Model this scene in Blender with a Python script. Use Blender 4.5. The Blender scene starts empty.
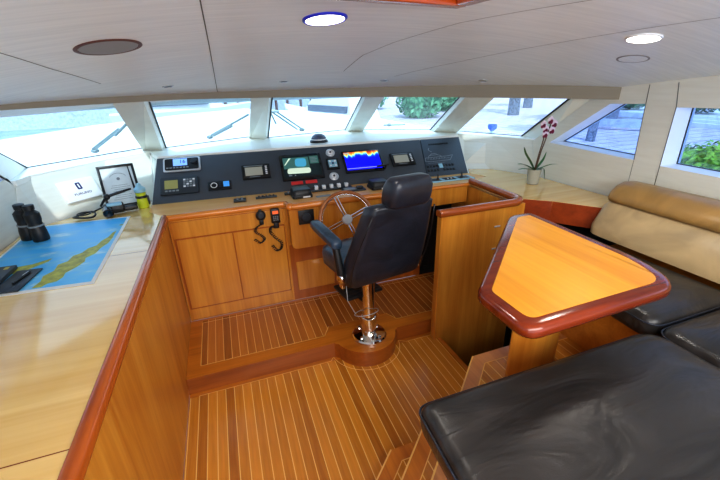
import bpy, bmesh, math, random
from mathutils import Vector, Matrix, geometry
random.seed(7)
S = bpy.context.scene
C = S.collection
PI = math.pi

# ------------------------------------------------------------------ materials
def lin(c):
    return tuple(((v/255.0)/12.92 if v/255.0 <= 0.04045 else ((v/255.0+0.055)/1.055)**2.4) for v in c) + (1.0,)

def new_mat(name):
    m = bpy.data.materials.new(name); m.use_nodes = True
    nt = m.node_tree
    return m, nt, nt.nodes['Principled BSDF']

def plain(name, col, rough=0.5, metal=0.0, coat=0.0, emit=None, estr=0.0, spec=0.5, bump=0.0, bscale=60, var=0.0):
    m, nt, p = new_mat(name)
    p.inputs['Base Color'].default_value = lin(col)
    p.inputs['Roughness'].default_value = rough
    p.inputs['Metallic'].default_value = metal
    p.inputs['Coat Weight'].default_value = coat
    p.inputs['Specular IOR Level'].default_value = spec
    if emit:
        p.inputs['Emission Color'].default_value = lin(emit)
        p.inputs['Emission Strength'].default_value = estr
    tc = nt.nodes.new('ShaderNodeTexCoord')
    nz = nt.nodes.new('ShaderNodeTexNoise'); nz.inputs['Scale'].default_value = bscale
    nz.inputs['Detail'].default_value = 3
    nt.links.new(tc.outputs['Object'], nz.inputs['Vector'])
    if bump > 0:
        b = nt.nodes.new('ShaderNodeBump'); b.inputs['Strength'].default_value = bump; b.inputs['Distance'].default_value = 0.01
        nt.links.new(nz.outputs['Fac'], b.inputs['Height']); nt.links.new(b.outputs['Normal'], p.inputs['Normal'])
    if var > 0:
        r = nt.nodes.new('ShaderNodeValToRGB')
        r.color_ramp.elements[0].position = 0.3; r.color_ramp.elements[1].position = 0.7
        r.color_ramp.elements[0].color = lin(tuple(v*(1-var) for v in col)); r.color_ramp.elements[1].color = lin(tuple(min(255, v*(1+var)) for v in col))
        nt.links.new(nz.outputs['Fac'], r.inputs['Fac']); nt.links.new(r.outputs['Color'], p.inputs['Base Color'])
    return m

def wood(name, c1, c2, grain='z', scale=1.0, rough=0.3, coat=0.5, streak=True):
    m, nt, p = new_mat(name)
    N, Lk = nt.nodes, nt.links
    tc = N.new('ShaderNodeTexCoord'); mp = N.new('ShaderNodeMapping')
    s = [9*scale, 9*scale, 9*scale]; s['xyz'.index(grain)] = 0.8*scale
    mp.inputs['Scale'].default_value = s
    Lk.new(tc.outputs['Object'], mp.inputs['Vector'])
    a = N.new('ShaderNodeTexNoise'); a.inputs['Scale'].default_value = 1.0; a.inputs['Detail'].default_value = 5; a.inputs['Distortion'].default_value = 0.8
    Lk.new(mp.outputs['Vector'], a.inputs['Vector'])
    mp2 = N.new('ShaderNodeMapping'); s2 = [70*scale]*3; s2['xyz'.index(grain)] = 3*scale
    mp2.inputs['Scale'].default_value = s2; Lk.new(tc.outputs['Object'], mp2.inputs['Vector'])
    b = N.new('ShaderNodeTexNoise'); b.inputs['Scale'].default_value = 1.0; b.inputs['Detail'].default_value = 2
    Lk.new(mp2.outputs['Vector'], b.inputs['Vector'])
    mx = N.new('ShaderNodeMath'); mx.operation = 'MULTIPLY_ADD'; mx.inputs[1].default_value = 0.35
    Lk.new(b.outputs['Fac'], mx.inputs[0]); Lk.new(a.outputs['Fac'], mx.inputs[2])
    r = N.new('ShaderNodeValToRGB'); r.color_ramp.elements[0].position = 0.45; r.color_ramp.elements[1].position = 0.88
    r.color_ramp.elements[0].color = lin(c2); r.color_ramp.elements[1].color = lin(c1)
    Lk.new(mx.outputs[0], r.inputs['Fac']); Lk.new(r.outputs['Color'], p.inputs['Base Color'])
    p.inputs['Roughness'].default_value = rough
    p.inputs['Coat Weight'].default_value = coat; p.inputs['Coat Roughness'].default_value = 0.08
    return m

def planks(name, c1, c2, line, pitch=0.055, rough=0.25, axis=0, lw=0.09):
    m, nt, p = new_mat(name)
    N, Lk = nt.nodes, nt.links
    tc = N.new('ShaderNodeTexCoord'); sx = N.new('ShaderNodeSeparateXYZ')
    Lk.new(tc.outputs['Object'], sx.inputs[0])
    d = N.new('ShaderNodeMath'); d.operation = 'DIVIDE'; d.inputs[1].default_value = pitch
    Lk.new(sx.outputs[axis], d.inputs[0])
    fl = N.new('ShaderNodeMath'); fl.operation = 'FLOOR'; Lk.new(d.outputs[0], fl.inputs[0])
    fr = N.new('ShaderNodeMath'); fr.operation = 'FRACT'; Lk.new(d.outputs[0], fr.inputs[0])
    wn = N.new('ShaderNodeTexWhiteNoise'); wn.noise_dimensions = '1D'; Lk.new(fl.outputs[0], wn.inputs['W'])
    mp = N.new('ShaderNodeMapping'); sc = [60, 60, 60]; sc[1-axis] = 4
    mp.inputs['Scale'].default_value = sc; Lk.new(tc.outputs['Object'], mp.inputs['Vector'])
    nz = N.new('ShaderNodeTexNoise'); nz.inputs['Scale'].default_value = 1; nz.inputs['Detail'].default_value = 3
    Lk.new(mp.outputs['Vector'], nz.inputs['Vector'])
    ad = N.new('ShaderNodeMath'); ad.operation = 'MULTIPLY_ADD'; ad.inputs[1].default_value = 0.55
    Lk.new(wn.outputs['Value'], ad.inputs[0])
    h = N.new('ShaderNodeMath'); h.operation = 'MULTIPLY'; h.inputs[1].default_value = 0.6; Lk.new(nz.outputs['Fac'], h.inputs[0])
    Lk.new(h.outputs[0], ad.inputs[2])
    r = N.new('ShaderNodeValToRGB'); r.color_ramp.elements[0].position = 0.1; r.color_ramp.elements[1].position = 0.9
    r.color_ramp.elements[0].color = lin(c2); r.color_ramp.elements[1].color = lin(c1)
    Lk.new(ad.outputs[0], r.inputs['Fac'])
    lt = N.new('ShaderNodeMath'); lt.operation = 'LESS_THAN'; lt.inputs[1].default_value = lw; Lk.new(fr.outputs[0], lt.inputs[0])
    mix = N.new('ShaderNodeMix'); mix.data_type = 'RGBA'
    Lk.new(lt.outputs[0], mix.inputs[0]); Lk.new(r.outputs['Color'], mix.inputs[6]); mix.inputs[7].default_value = lin(line)
    Lk.new(mix.outputs[2], p.inputs['Base Color'])
    p.inputs['Roughness'].default_value = rough; p.inputs['Coat Weight'].default_value = 0.6; p.inputs['Coat Roughness'].default_value = 0.22
    return m

def leather(name, col, rough=0.36, stretch=(3, 9, 3), strength=0.35, spec=0.5, var=0.25):
    m, nt, p = new_mat(name)
    N, Lk = nt.nodes, nt.links
    tc = N.new('ShaderNodeTexCoord'); mp = N.new('ShaderNodeMapping'); mp.inputs['Scale'].default_value = stretch
    mp.inputs['Rotation'].default_value = (0, 0, 0.6)
    Lk.new(tc.outputs['Object'], mp.inputs['Vector'])
    a = N.new('ShaderNodeTexNoise'); a.inputs['Scale'].default_value = 1.2; a.inputs['Detail'].default_value = 3; a.inputs['Distortion'].default_value = 1.2
    Lk.new(mp.outputs['Vector'], a.inputs['Vector'])
    b = N.new('ShaderNodeTexVoronoi'); b.inputs['Scale'].default_value = 260
    Lk.new(tc.outputs['Object'], b.inputs['Vector'])
    b1 = N.new('ShaderNodeBump'); b1.inputs['Strength'].default_value = strength; b1.inputs['Distance'].default_value = 0.03
    Lk.new(a.outputs['Fac'], b1.inputs['Height'])
    b2 = N.new('ShaderNodeBump'); b2.inputs['Strength'].default_value = 0.12; b2.inputs['Distance'].default_value = 0.002
    Lk.new(b.outputs['Distance'], b2.inputs['Height']); Lk.new(b1.outputs['Normal'], b2.inputs['Normal'])
    Lk.new(b2.outputs['Normal'], p.inputs['Normal'])
    r = N.new('ShaderNodeValToRGB'); r.color_ramp.elements[0].position = 0.3; r.color_ramp.elements[1].position = 0.7
    r.color_ramp.elements[0].color = lin(tuple(v*(1-var) for v in col)); r.color_ramp.elements[1].color = lin(tuple(min(255, v*(1+var)) for v in col))
    Lk.new(a.outputs['Fac'], r.inputs['Fac']); Lk.new(r.outputs['Color'], p.inputs['Base Color'])
    p.inputs['Roughness'].default_value = rough; p.inputs['Specular IOR Level'].default_value = spec
    return m

def glass_mat(name, tint=(235, 245, 250), refl=0.08):
    m = bpy.data.materials.new(name); m.use_nodes = True
    nt = m.node_tree; N = nt.nodes; N.clear()
    out = N.new('ShaderNodeOutputMaterial'); t = N.new('ShaderNodeBsdfTransparent'); g = N.new('ShaderNodeBsdfGlossy')
    g.inputs['Roughness'].default_value = 0.03
    t.inputs['Color'].default_value = lin(tint)
    mx = N.new('ShaderNodeMixShader'); mx.inputs[0].default_value = refl
    nt.links.new(t.outputs[0], mx.inputs[1]); nt.links.new(g.outputs[0], mx.inputs[2]); nt.links.new(mx.outputs[0], out.inputs[0])
    return m

def vinyl(name, c1, c2, stretch=(2, 2, 30)):
    m, nt, p = new_mat(name)
    N, Lk = nt.nodes, nt.links
    tc = N.new('ShaderNodeTexCoord'); mp = N.new('ShaderNodeMapping'); mp.inputs['Scale'].default_value = stretch
    Lk.new(tc.outputs['Object'], mp.inputs['Vector'])
    a = N.new('ShaderNodeTexNoise'); a.inputs['Scale'].default_value = 2; a.inputs['Detail'].default_value = 6
    Lk.new(mp.outputs['Vector'], a.inputs['Vector'])
    r = N.new('ShaderNodeValToRGB'); r.color_ramp.elements[0].position = 0.3; r.color_ramp.elements[1].position = 0.7
    r.color_ramp.elements[0].color = lin(c2); r.color_ramp.elements[1].color = lin(c1)
    Lk.new(a.outputs['Fac'], r.inputs['Fac']); Lk.new(r.outputs['Color'], p.inputs['Base Color'])
    p.inputs['Roughness'].default_value = 0.45
    return m

M = {}
M['teak'] = wood('teak_orange', (220, 156, 62), (190, 116, 34), 'z', coat=0.25)
M['teak_dark'] = wood('teak_dark', (186, 104, 34), (150, 74, 20), 'z', coat=0.2)
M['teak_x'] = wood('teak_orange_x', (222, 148, 54), (190, 110, 28), 'x', coat=0.2)
M['teak_y'] = wood('teak_orange_y', (196, 112, 36), (160, 80, 20), 'y')
M['cherry'] = wood('cherry_face', (168, 72, 28), (130, 50, 18), 'x', rough=0.3)
M['mahogany'] = wood('mahogany', (140, 54, 18), (88, 25, 8), 'x', rough=0.18, coat=0.25)
M['mahogany_y'] = wood('mahogany_y', (190, 98, 34), (138, 58, 14), 'y', rough=0.18, coat=0.3)
M['cap_rail'] = wood('cap_rail', (180, 98, 42), (136, 62, 22), 'x', rough=0.18, coat=0.3)
M['lip'] = wood('lip_orange', (232, 150, 60), (200, 112, 32), 'x', rough=0.16, coat=0.4)
M['rim_wood'] = wood('wheel_rim_wood', (186, 116, 56), (140, 76, 32), 'x', rough=0.25, coat=0.3)
M['console_top'] = wood('console_top_wood', (240, 190, 118), (222, 160, 84), 'x', scale=0.6, rough=0.38, coat=0.1)
M['riser'] = wood('riser_shaded_wood', (176, 100, 34), (138, 70, 20), 'x', coat=0.15)  # border wood darkened to paint in the shade on the platform riser
M['planks_dark'] = planks('platform_planks', (200, 124, 48), (138, 76, 24), (236, 182, 100))
M['reveal'] = plain('window_reveal_white', (236, 242, 248), 0.4)
M['table'] = wood('table_amber', (246, 178, 46), (224, 146, 24), 'y', scale=0.7, rough=0.4, coat=0.12)
M['maple'] = wood('maple_light', (238, 204, 134), (218, 172, 96), 'x', scale=0.6, rough=0.1, coat=0.7)
M['planks'] = planks('floor_planks', (226, 152, 50), (164, 94, 22), (246, 202, 112))
M['border'] = wood('floor_border', (210, 130, 40), (172, 96, 22), 'x', coat=0.2)
M['border_y'] = wood('floor_border_y', (214, 134, 40), (176, 98, 22), 'y', coat=0.2)
M['inlay'] = plain('inlay_line', (240, 190, 104), 0.3)
M['step_border'] = wood('step_border', (214, 150, 92), (184, 116, 60), 'y')
M['white_wall'] = vinyl('wall_vinyl', (224, 224, 214), (217, 216, 205), (2, 2, 20))
M['ceiling'] = vinyl('ceiling_vinyl', (238, 244, 246), (226, 233, 236), (1.5, 25, 2))
M['valance'] = plain('valance', (142, 134, 118), 0.6)
M['frame_white'] = plain('frame_white', (232, 234, 224), 0.4, var=0.02, bscale=5)
M['sill'] = plain('sill_white', (238, 238, 230), 0.35)
M['gasket'] = plain('gasket_black', (30, 36, 40), 0.5)
M['seam'] = plain('seam_dark', (96, 96, 92), 0.7)
M['glass'] = glass_mat('window_glass')
M['glass_blue'] = glass_mat('side_window_glass', (206, 224, 246), 0.08)
M['dash'] = plain('dash_grey', (66, 72, 80), 0.55, bump=0.1, bscale=300, var=0.05)
M['dash_r'] = plain('dash_blue_grey', (62, 74, 86), 0.5, bump=0.1, bscale=300, var=0.05)
M['black'] = plain('black_plastic', (22, 24, 27), 0.4)
M['black_gloss'] = plain('black_gloss', (14, 16, 19), 0.12, coat=0.5)
M['dark_grey'] = plain('dark_grey_plastic', (44, 52, 60), 0.45)
M['grey'] = plain('grey_plastic', (130, 138, 142), 0.4)
M['silver'] = plain('silver', (206, 210, 214), 0.35, metal=0.5)
M['chrome'] = plain('chrome', (225, 225, 225), 0.07, metal=1.0)
M['brass_chrome'] = plain('pole_chrome', (228, 220, 208), 0.1, metal=1.0)
M['white_plastic'] = plain('white_plastic', (236, 238, 240), 0.35)
M['white_ink'] = plain('white_ink', (150, 160, 168), 0.6)
M['navy_ink'] = plain('navy_ink', (26, 24, 92), 0.6)
M['leather'] = leather('dark_leather', (46, 43, 41), 0.33, (2.2, 6, 3), 0.42)
M['leather_blue'] = leather('navy_leather', (34, 38, 48), 0.34, (4, 4, 4), 0.22)
M['leather_arm'] = leather('navy_arm_leather', (44, 62, 80), 0.28, (4, 4, 4), 0.2)
M['tan'] = leather('tan_leather', (182, 158, 118), 0.36, (2, 3, 3), 0.25, var=0.1)
M['tan_top'] = leather('tan_top_leather', (164, 128, 74), 0.34, (2, 3, 3), 0.25, var=0.12)
M['carpet'] = plain('grey_carpet', (78, 80, 80), 0.95, bump=0.6, bscale=200, var=0.2)
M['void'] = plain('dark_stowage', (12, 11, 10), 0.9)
M['lcd_blue'] = plain('lcd_blue', (130, 170, 240), 0.3, emit=(120, 165, 245), estr=0.9)
M['lcd_green'] = plain('lcd_olive', (140, 138, 84), 0.35, emit=(140, 138, 84), estr=0.25)
M['lcd_grey'] = plain('lcd_grey', (150, 150, 138), 0.35, emit=(150, 150, 138), estr=0.25)
M['lcd_sky'] = plain('lcd_sky', (70, 150, 220), 0.35, emit=(70, 150, 220), estr=0.5)
M['lcd_ink'] = plain('lcd_ink', (20, 30, 60), 0.5)
M['red'] = plain('red_label', (222, 60, 60), 0.4)
M['orange_lcd'] = plain('orange_lcd', (235, 110, 60), 0.4, emit=(235, 110, 60), estr=0.4)
M['scr_blue'] = plain('screen_blue', (10, 10, 220), 0.3, emit=(8, 8, 230), estr=1.0)
M['scr_dark'] = plain('screen_dark', (18, 34, 38), 0.2, emit=(18, 36, 40), estr=0.5)
M['scr_cyan'] = plain('screen_cyan', (70, 150, 180), 0.3, emit=(70, 150, 180), estr=0.7)
M['scr_white'] = plain('screen_white', (200, 214, 196), 0.3, emit=(196, 214, 190), estr=0.6)
M['scr_teal'] = plain('screen_teal', (60, 104, 98), 0.3, emit=(60, 104, 98), estr=0.5)
M['yellow'] = plain('lime_yellow', (196, 208, 50), 0.35)
M['pale_blue'] = plain('pale_blue_plastic', (150, 196, 214), 0.35)
M['paper'] = plain('paper', (232, 232, 226), 0.6)
M['land'] = plain('chart_land', (172, 172, 60), 0.5, var=0.15, bscale=30)
M['gold'] = plain('gold_print', (190, 170, 60), 0.4)
M['terracotta'] = plain('orchid_pot', (178, 178, 164), 0.5)
M['print'] = plain('certificate_print', (130, 136, 140), 0.6)
M['leaf'] = plain('orchid_leaf', (52, 104, 44), 0.35, var=0.2, bscale=30)
M['stem'] = plain('orchid_stem', (96, 70, 52), 0.6)
M['petal'] = plain('orchid_petal', (236, 216, 228), 0.5)
M['petal_d'] = plain('orchid_lip', (120, 20, 60), 0.5)
M['cobalt'] = plain('cobalt_glass', (20, 90, 220), 0.08, coat=0.6)
M['clearish'] = plain('pale_glass', (200, 222, 236), 0.08, coat=0.6)
M['lamp'] = plain('lamp_diffuser', (255, 250, 240), 0.5, emit=(255, 246, 232), estr=6.0)
M['rim_blue'] = plain('rim_blue', (40, 50, 200), 0.4)
M['rim_dark'] = plain('rim_dark', (92, 48, 40), 0.5)
M['grille'] = plain('grille_grey', (150, 152, 154), 0.6)
M['deck'] = plain('foredeck_white', (245, 245, 242), 0.5)
M['hull'] = plain('hull_white', (230, 234, 238), 0.3)
M['hull_glass'] = plain('hull_windows', (90, 100, 120), 0.2)
M['trunk'] = plain('palm_trunk', (112, 122, 138), 0.9, bump=0.8, bscale=14, var=0.3)
M['hedge'] = plain('hedge_leaf', (58, 104, 62), 0.7, var=0.4, bscale=3)
M['bush'] = plain('bush_leaf', (120, 160, 50), 0.6, var=0.35, bscale=5)
M['tree'] = plain('tree_leaf', (96, 150, 110), 0.7, var=0.35, bscale=2)
M['stone'] = plain('planter_stone', (186, 198, 214), 0.8, var=0.08, bscale=4)
M['step_white'] = plain('terrace_white', (222, 226, 232), 0.7)
M['wiper'] = plain('wiper_grey', (120, 140, 144), 0.4, metal=0.3)
M['coaming_wood'] = wood('hatch_wood', (206, 96, 26), (172, 66, 12), 'x', rough=0.25, coat=0.6)

# chart material: blue sea with pale shallows
m, nt, p = new_mat('chart_sea')
tc = nt.nodes.new('ShaderNodeTexCoord'); nz = nt.nodes.new('ShaderNodeTexNoise'); nz.inputs['Scale'].default_value = 4.5; nz.inputs['Detail'].default_value = 6
mp = nt.nodes.new('ShaderNodeMapping'); mp.inputs['Rotation'].default_value = (0, 0, 0.8); mp.inputs['Scale'].default_value = (1, 2.2, 1)
nt.links.new(tc.outputs['Object'], mp.inputs['Vector']); nt.links.new(mp.outputs['Vector'], nz.inputs['Vector'])
r = nt.nodes.new('ShaderNodeValToRGB'); r.color_ramp.elements[0].position = 0.47; r.color_ramp.elements[0].color = lin((70, 184, 240))
r.color_ramp.elements[1].position = 0.66; r.color_ramp.elements[1].color = lin((176, 216, 236))
e = r.color_ramp.elements.new(0.6); e.color = lin((108, 192, 232))
nt.links.new(nz.outputs['Fac'], r.inputs['Fac']); nt.links.new(r.outputs['Color'], p.inputs['Base Color']); p.inputs['Roughness'].default_value = 0.35
M['sea'] = m
# sonar spectrum strip
m, nt, p = new_mat('sonar_spectrum')
tc = nt.nodes.new('ShaderNodeTexCoord'); sx = nt.nodes.new('ShaderNodeSeparateXYZ'); nt.links.new(tc.outputs['Object'], sx.inputs[0])
nz = nt.nodes.new('ShaderNodeTexNoise'); nz.inputs['Scale'].default_value = 26; nz.inputs['Detail'].default_value = 4
mp = nt.nodes.new('ShaderNodeMapping'); mp.inputs['Scale'].default_value = (1, 0.15, 1)
nt.links.new(tc.outputs['Object'], mp.inputs['Vector']); nt.links.new(mp.outputs['Vector'], nz.inputs['Vector'])
ma = nt.nodes.new('ShaderNodeMath'); ma.operation = 'MULTIPLY_ADD'; ma.inputs[1].default_value = 0.12; nt.links.new(nz.outputs['Fac'], ma.inputs[0]); nt.links.new(sx.outputs[1], ma.inputs[2])
mr = nt.nodes.new('ShaderNodeMapRange'); mr.inputs[1].default_value = 0.10; mr.inputs[2].default_value = 0.175; nt.links.new(ma.outputs[0], mr.inputs[0])
r = nt.nodes.new('ShaderNodeValToRGB'); cr = r.color_ramp
cr.elements[0].position = 0.0; cr.elements[0].color = lin((10, 10, 225)); cr.elements[1].position = 1.0; cr.elements[1].color = lin((150, 40, 30))
for ps, cc in ((0.25, (20, 60, 230)), (0.4, (90, 210, 220)), (0.6, (220, 210, 90)), (0.8, (220, 110, 40))):
    e = cr.elements.new(ps); e.color = lin(cc)
nt.links.new(mr.outputs[0], r.inputs['Fac']); nt.links.new(r.outputs['Color'], p.inputs['Base Color']); nt.links.new(r.outputs['Color'], p.inputs['Emission Color'])
p.inputs['Emission Strength'].default_value = 0.9
M['sonar'] = m
# pavers outside
m, nt, p = new_mat('quay_pavers')
tc = nt.nodes.new('ShaderNodeTexCoord'); br = nt.nodes.new('ShaderNodeTexBrick'); br.inputs['Scale'].default_value = 1.0
br.inputs['Color1'].default_value = lin((206, 196, 214)); br.inputs['Color2'].default_value = lin((216, 206, 220)); br.inputs['Mortar'].default_value = lin((160, 150, 176))
br.inputs['Brick Width'].default_value = 1.2; br.inputs['Row Height'].default_value = 0.6; br.inputs['Mortar Size'].default_value = 0.04
nt.links.new(tc.outputs['Object'], br.inputs['Vector']); nt.links.new(br.outputs['Color'], p.inputs['Base Color']); p.inputs['Roughness'].default_value = 0.8
M['pavers'] = m
# water
m, nt, p = new_mat('harbour_water')
tc = nt.nodes.new('ShaderNodeTexCoord'); nz = nt.nodes.new('ShaderNodeTexNoise'); nz.inputs['Scale'].default_value = 0.35; nz.inputs['Detail'].default_value = 6
mp = nt.nodes.new('ShaderNodeMapping'); mp.inputs['Scale'].default_value = (0.5, 1.6, 1)
nt.links.new(tc.outputs['Object'], mp.inputs['Vector']); nt.links.new(mp.outputs['Vector'], nz.inputs['Vector'])
r = nt.nodes.new('ShaderNodeValToRGB'); r.color_ramp.elements[0].position = 0.35; r.color_ramp.elements[0].color = lin((118, 150, 176)); r.color_ramp.elements[1].position = 0.65; r.color_ramp.elements[1].color = lin((150, 174, 194))
nt.links.new(nz.outputs['Fac'], r.inputs['Fac']); nt.links.new(r.outputs['Color'], p.inputs['Base Color']); p.inputs['Roughness'].default_value = 0.5
M['water'] = m
# certificate face
M['cert_paper'] = plain('certificate_paper', (214, 222, 222), 0.4, var=0.03, bscale=10)

# ------------------------------------------------------------------ builders
def tag(o, label=None, cat=None, group=None, kind=None):
    if label: o['label'] = label
    if cat: o['category'] = cat
    if group: o['group'] = group
    if kind: o['kind'] = kind
    return o

def empty(name, loc=(0, 0, 0), label=None, cat=None, group=None, rot=None, mat=None, kind=None):
    o = bpy.data.objects.new(name, None); C.objects.link(o); o.empty_display_size = 0.05
    if mat is not None: o.matrix_world = mat
    else:
        o.location = loc
        if rot: o.rotation_euler = rot
    bpy.context.view_layer.update()
    return tag(o, label, cat, group, kind)

class B:
    """collects shapes, then links them as one mesh object"""
    def __init__(s): s.bm = bmesh.new(); s.mi = 0
    def _x(s, verts, mat):
        if mat is not None: bmesh.ops.transform(s.bm, matrix=mat, verts=verts)
    def _m(s, faces):
        for f in faces: f.material_index = s.mi
    def box(s, x0, x1, y0, y1, z0, z1, bev=0.0, seg=2, mat=None):
        t = bmesh.new(); bmesh.ops.create_cube(t, size=1)
        bmesh.ops.transform(t, matrix=Matrix.Translation(((x0+x1)/2, (y0+y1)/2, (z0+z1)/2)) @ Matrix.Diagonal((x1-x0, y1-y0, z1-z0, 1)), verts=t.verts)
        if bev > 0: bmesh.ops.bevel(t, geom=list(t.edges), offset=bev, segments=seg, profile=0.5, affect='EDGES')
        s.merge(t, mat); return s
    def merge(s, t, mat=None):
        if mat is not None: bmesh.ops.transform(t, matrix=mat, verts=t.verts)
        me = bpy.data.meshes.new('tmp'); 
        for f in t.faces: f.material_index = s.mi
        t.to_mesh(me); t.free(); s.bm.from_mesh(me); bpy.data.meshes.remove(me)
    def prism(s, pts, z0, z1, bev=0.0, seg=2, mat=None, axis='z'):
        t = bmesh.new()
        def P(a, b, c): return {'z': (a, b, c), 'x': (c, a, b), 'y': (a, c, b)}[axis]
        lo = [t.verts.new(P(x, y, z0)) for x, y in pts]; hi = [t.verts.new(P(x, y, z1)) for x, y in pts]
        n = len(pts); t.faces.new(lo[::-1]); t.faces.new(hi)
        for i in range(n): t.faces.new((lo[i], lo[(i+1) % n], hi[(i+1) % n], hi[i]))
        bmesh.ops.recalc_face_normals(t, faces=t.faces)
        if bev > 0: bmesh.ops.bevel(t, geom=list(t.edges), offset=bev, segments=seg, profile=0.5, affect='EDGES')
        bmesh.ops.triangulate(t, faces=[f for f in t.faces if len(f.verts) > 4])
        s.merge(t, mat); return s
    def hexa(s, a, b):
        """a, b: two matching 3-D loops, joined by sides"""
        t = bmesh.new(); A = [t.verts.new(v) for v in a]; Bv = [t.verts.new(v) for v in b]; n = len(a)
        t.faces.new(A[::-1]); t.faces.new(Bv)
        for i in range(n): t.faces.new((A[i], A[(i+1) % n], Bv[(i+1) % n], Bv[i]))
        bmesh.ops.recalc_face_normals(t, faces=t.faces)
        s.merge(t); return s
    def face(s, pts):
        f = s.bm.faces.new([s.bm.verts.new(v) for v in pts]); f.material_index = s.mi; return s
    def loft(s, rings, cap=True, closed=True, mat=None):
        t = bmesh.new(); R = [[t.verts.new(v) for v in ring] for ring in rings]; n = len(R[0])
        for i in range(len(R)-1):
            for j in range(n if closed else n-1):
                t.faces.new((R[i][j], R[i][(j+1) % n], R[i+1][(j+1) % n], R[i+1][j]))
        if cap and closed: t.faces.new(R[0][::-1]); t.faces.new(R[-1])
        bmesh.ops.recalc_face_normals(t, faces=t.faces)
        s.merge(t, mat); return s
    def lathe(s, prof, c=(0, 0, 0), n=32, mat=None):
        rings = [[(c[0]+r*math.cos(2*PI*k/n), c[1]+r*math.sin(2*PI*k/n), c[2]+z) for k in range(n)] for r, z in prof]
        return s.loft(rings, mat=mat)
    def tube(s, pts, r, n=10, closed=False, mat=None):
        P = [Vector(q) for q in pts]; k = len(P); rings = []
        up = Vector((0, 0, 1))
        for i in range(k):
            if closed: d = P[(i+1) % k] - P[i-1]
            else: d = P[min(i+1, k-1)] - P[max(i-1, 0)]
            d.normalize()
            a = d.cross(up) if abs(d.dot(up)) < 0.97 else d.cross(Vector((1, 0, 0)))
            if i and a.dot(prev) < 0: a = -a
            a.normalize(); prev = a; b = d.cross(a)
            rr = r[i] if isinstance(r, (list, tuple)) else r
            rings.append([tuple(P[i] + (a*math.cos(2*PI*j/n) + b*math.sin(2*PI*j/n))*rr) for j in range(n)])
        if closed: rings.append(rings[0]); return s.loft(rings, cap=False, mat=mat)
        return s.loft(rings, mat=mat)
    def ball(s, c, rx, ry=None, rz=None, u=20, v=12, mat=None):
        t = bmesh.new(); bmesh.ops.create_uvsphere(t, u_segments=u, v_segments=v, radius=1)
        bmesh.ops.transform(t, matrix=Matrix.Translation(c) @ Matrix.Diagonal((rx, ry or rx, rz or rx, 1)), verts=t.verts)
        s.merge(t, mat); return s
    def done(s, name, mats, parent=None, world=True, smooth=True, label=None, cat=None, group=None, kind=None, sub=0, origin=None, ang=0.6):
        me = bpy.data.meshes.new(name); bmesh.ops.remove_doubles(s.bm, verts=s.bm.verts, dist=1e-6)
        bmesh.ops.recalc_face_normals(s.bm, faces=s.bm.faces)
        o = bpy.data.objects.new(name, me)
        if parent is not None:
            if world: bmesh.ops.transform(s.bm, matrix=parent.matrix_world.inverted(), verts=s.bm.verts)
        elif world and origin is None and len(s.bm.verts):
            xs = [v.co for v in s.bm.verts]
            origin = (sum(v.x for v in xs)/len(xs), sum(v.y for v in xs)/len(xs), min(v.z for v in xs))
        if parent is None and origin is not None:
            bmesh.ops.translate(s.bm, verts=s.bm.verts, vec=-Vector(origin)); o.location = origin
        s.bm.to_mesh(me); s.bm.free()
        for mt in (mats if isinstance(mats, (list, tuple)) else [mats]): me.materials.append(mt)
        C.objects.link(o)
        if parent is not None: o.parent = parent
        if smooth:
            me.polygons.foreach_set('use_smooth', [True]*len(me.polygons))
            me.set_sharp_from_angle(angle=ang)
        if sub:
            md = o.modifiers.new('sub', 'SUBSURF'); md.levels = sub; md.render_levels = sub
        bpy.context.view_layer.update()
        return tag(o, label, cat, group, kind)

def text(name, body, size, mat, parent, M4, label=None):
    cu = bpy.data.curves.new('t', 'FONT'); cu.body = body; cu.size = size; cu.align_x = 'CENTER'; cu.align_y = 'CENTER'; cu.extrude = 0.0004
    tmp = bpy.data.objects.new('t', cu); C.objects.link(tmp); bpy.context.view_layer.update()
    dg = bpy.context.evaluated_depsgraph_get()
    me = bpy.data.meshes.new_from_object(tmp.evaluated_get(dg)); me.transform(M4)
    bpy.data.objects.remove(tmp); bpy.data.curves.remove(cu)
    me.materials.clear(); me.materials.append(mat)
    o = bpy.data.objects.new(name, me); C.objects.link(o); o.parent = parent
    return tag(o, label)

def circ(cx, cy, r, n=32, a0=0, a1=2*PI):
    return [(cx+r*math.cos(a0+(a1-a0)*k/n), cy+r*math.sin(a0+(a1-a0)*k/n)) for k in range(n+(0 if abs(a1-a0-2*PI) < 1e-6 else 1))]

def roundpoly(pts, rads, n=6):
    out = []; k = len(pts)
    for i in range(k):
        p = Vector(pts[i]).to_2d(); a = Vector(pts[i-1]).to_2d()-p; b = Vector(pts[(i+1) % k]).to_2d()-p
        r = rads[i] if isinstance(rads, (list, tuple)) else rads
        a.normalize(); b.normalize()
        p0 = p+a*r; p1 = p+b*r
        for j in range(n+1):
            t = j/n; q = p0*(1-t)**2 + p*2*t*(1-t) + p1*t*t; out.append((q.x, q.y))
    return out

def offset(pts, d):
    """inset a counter-clockwise convex polygon by d"""
    out = []; k = len(pts)
    for i in range(k):
        p = Vector(pts[i]); a = (p-Vector(pts[i-1])).normalized(); b = (Vector(pts[(i+1) % k])-p).normalized()
        na = Vector((-a.y, a.x)); nb = Vector((-b.y, b.x)); nn = (na+nb); nn = nn/ (nn.length**2) * 2
        out.append((p.x+nn.x*d, p.y+nn.y*d))
    return out

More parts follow.
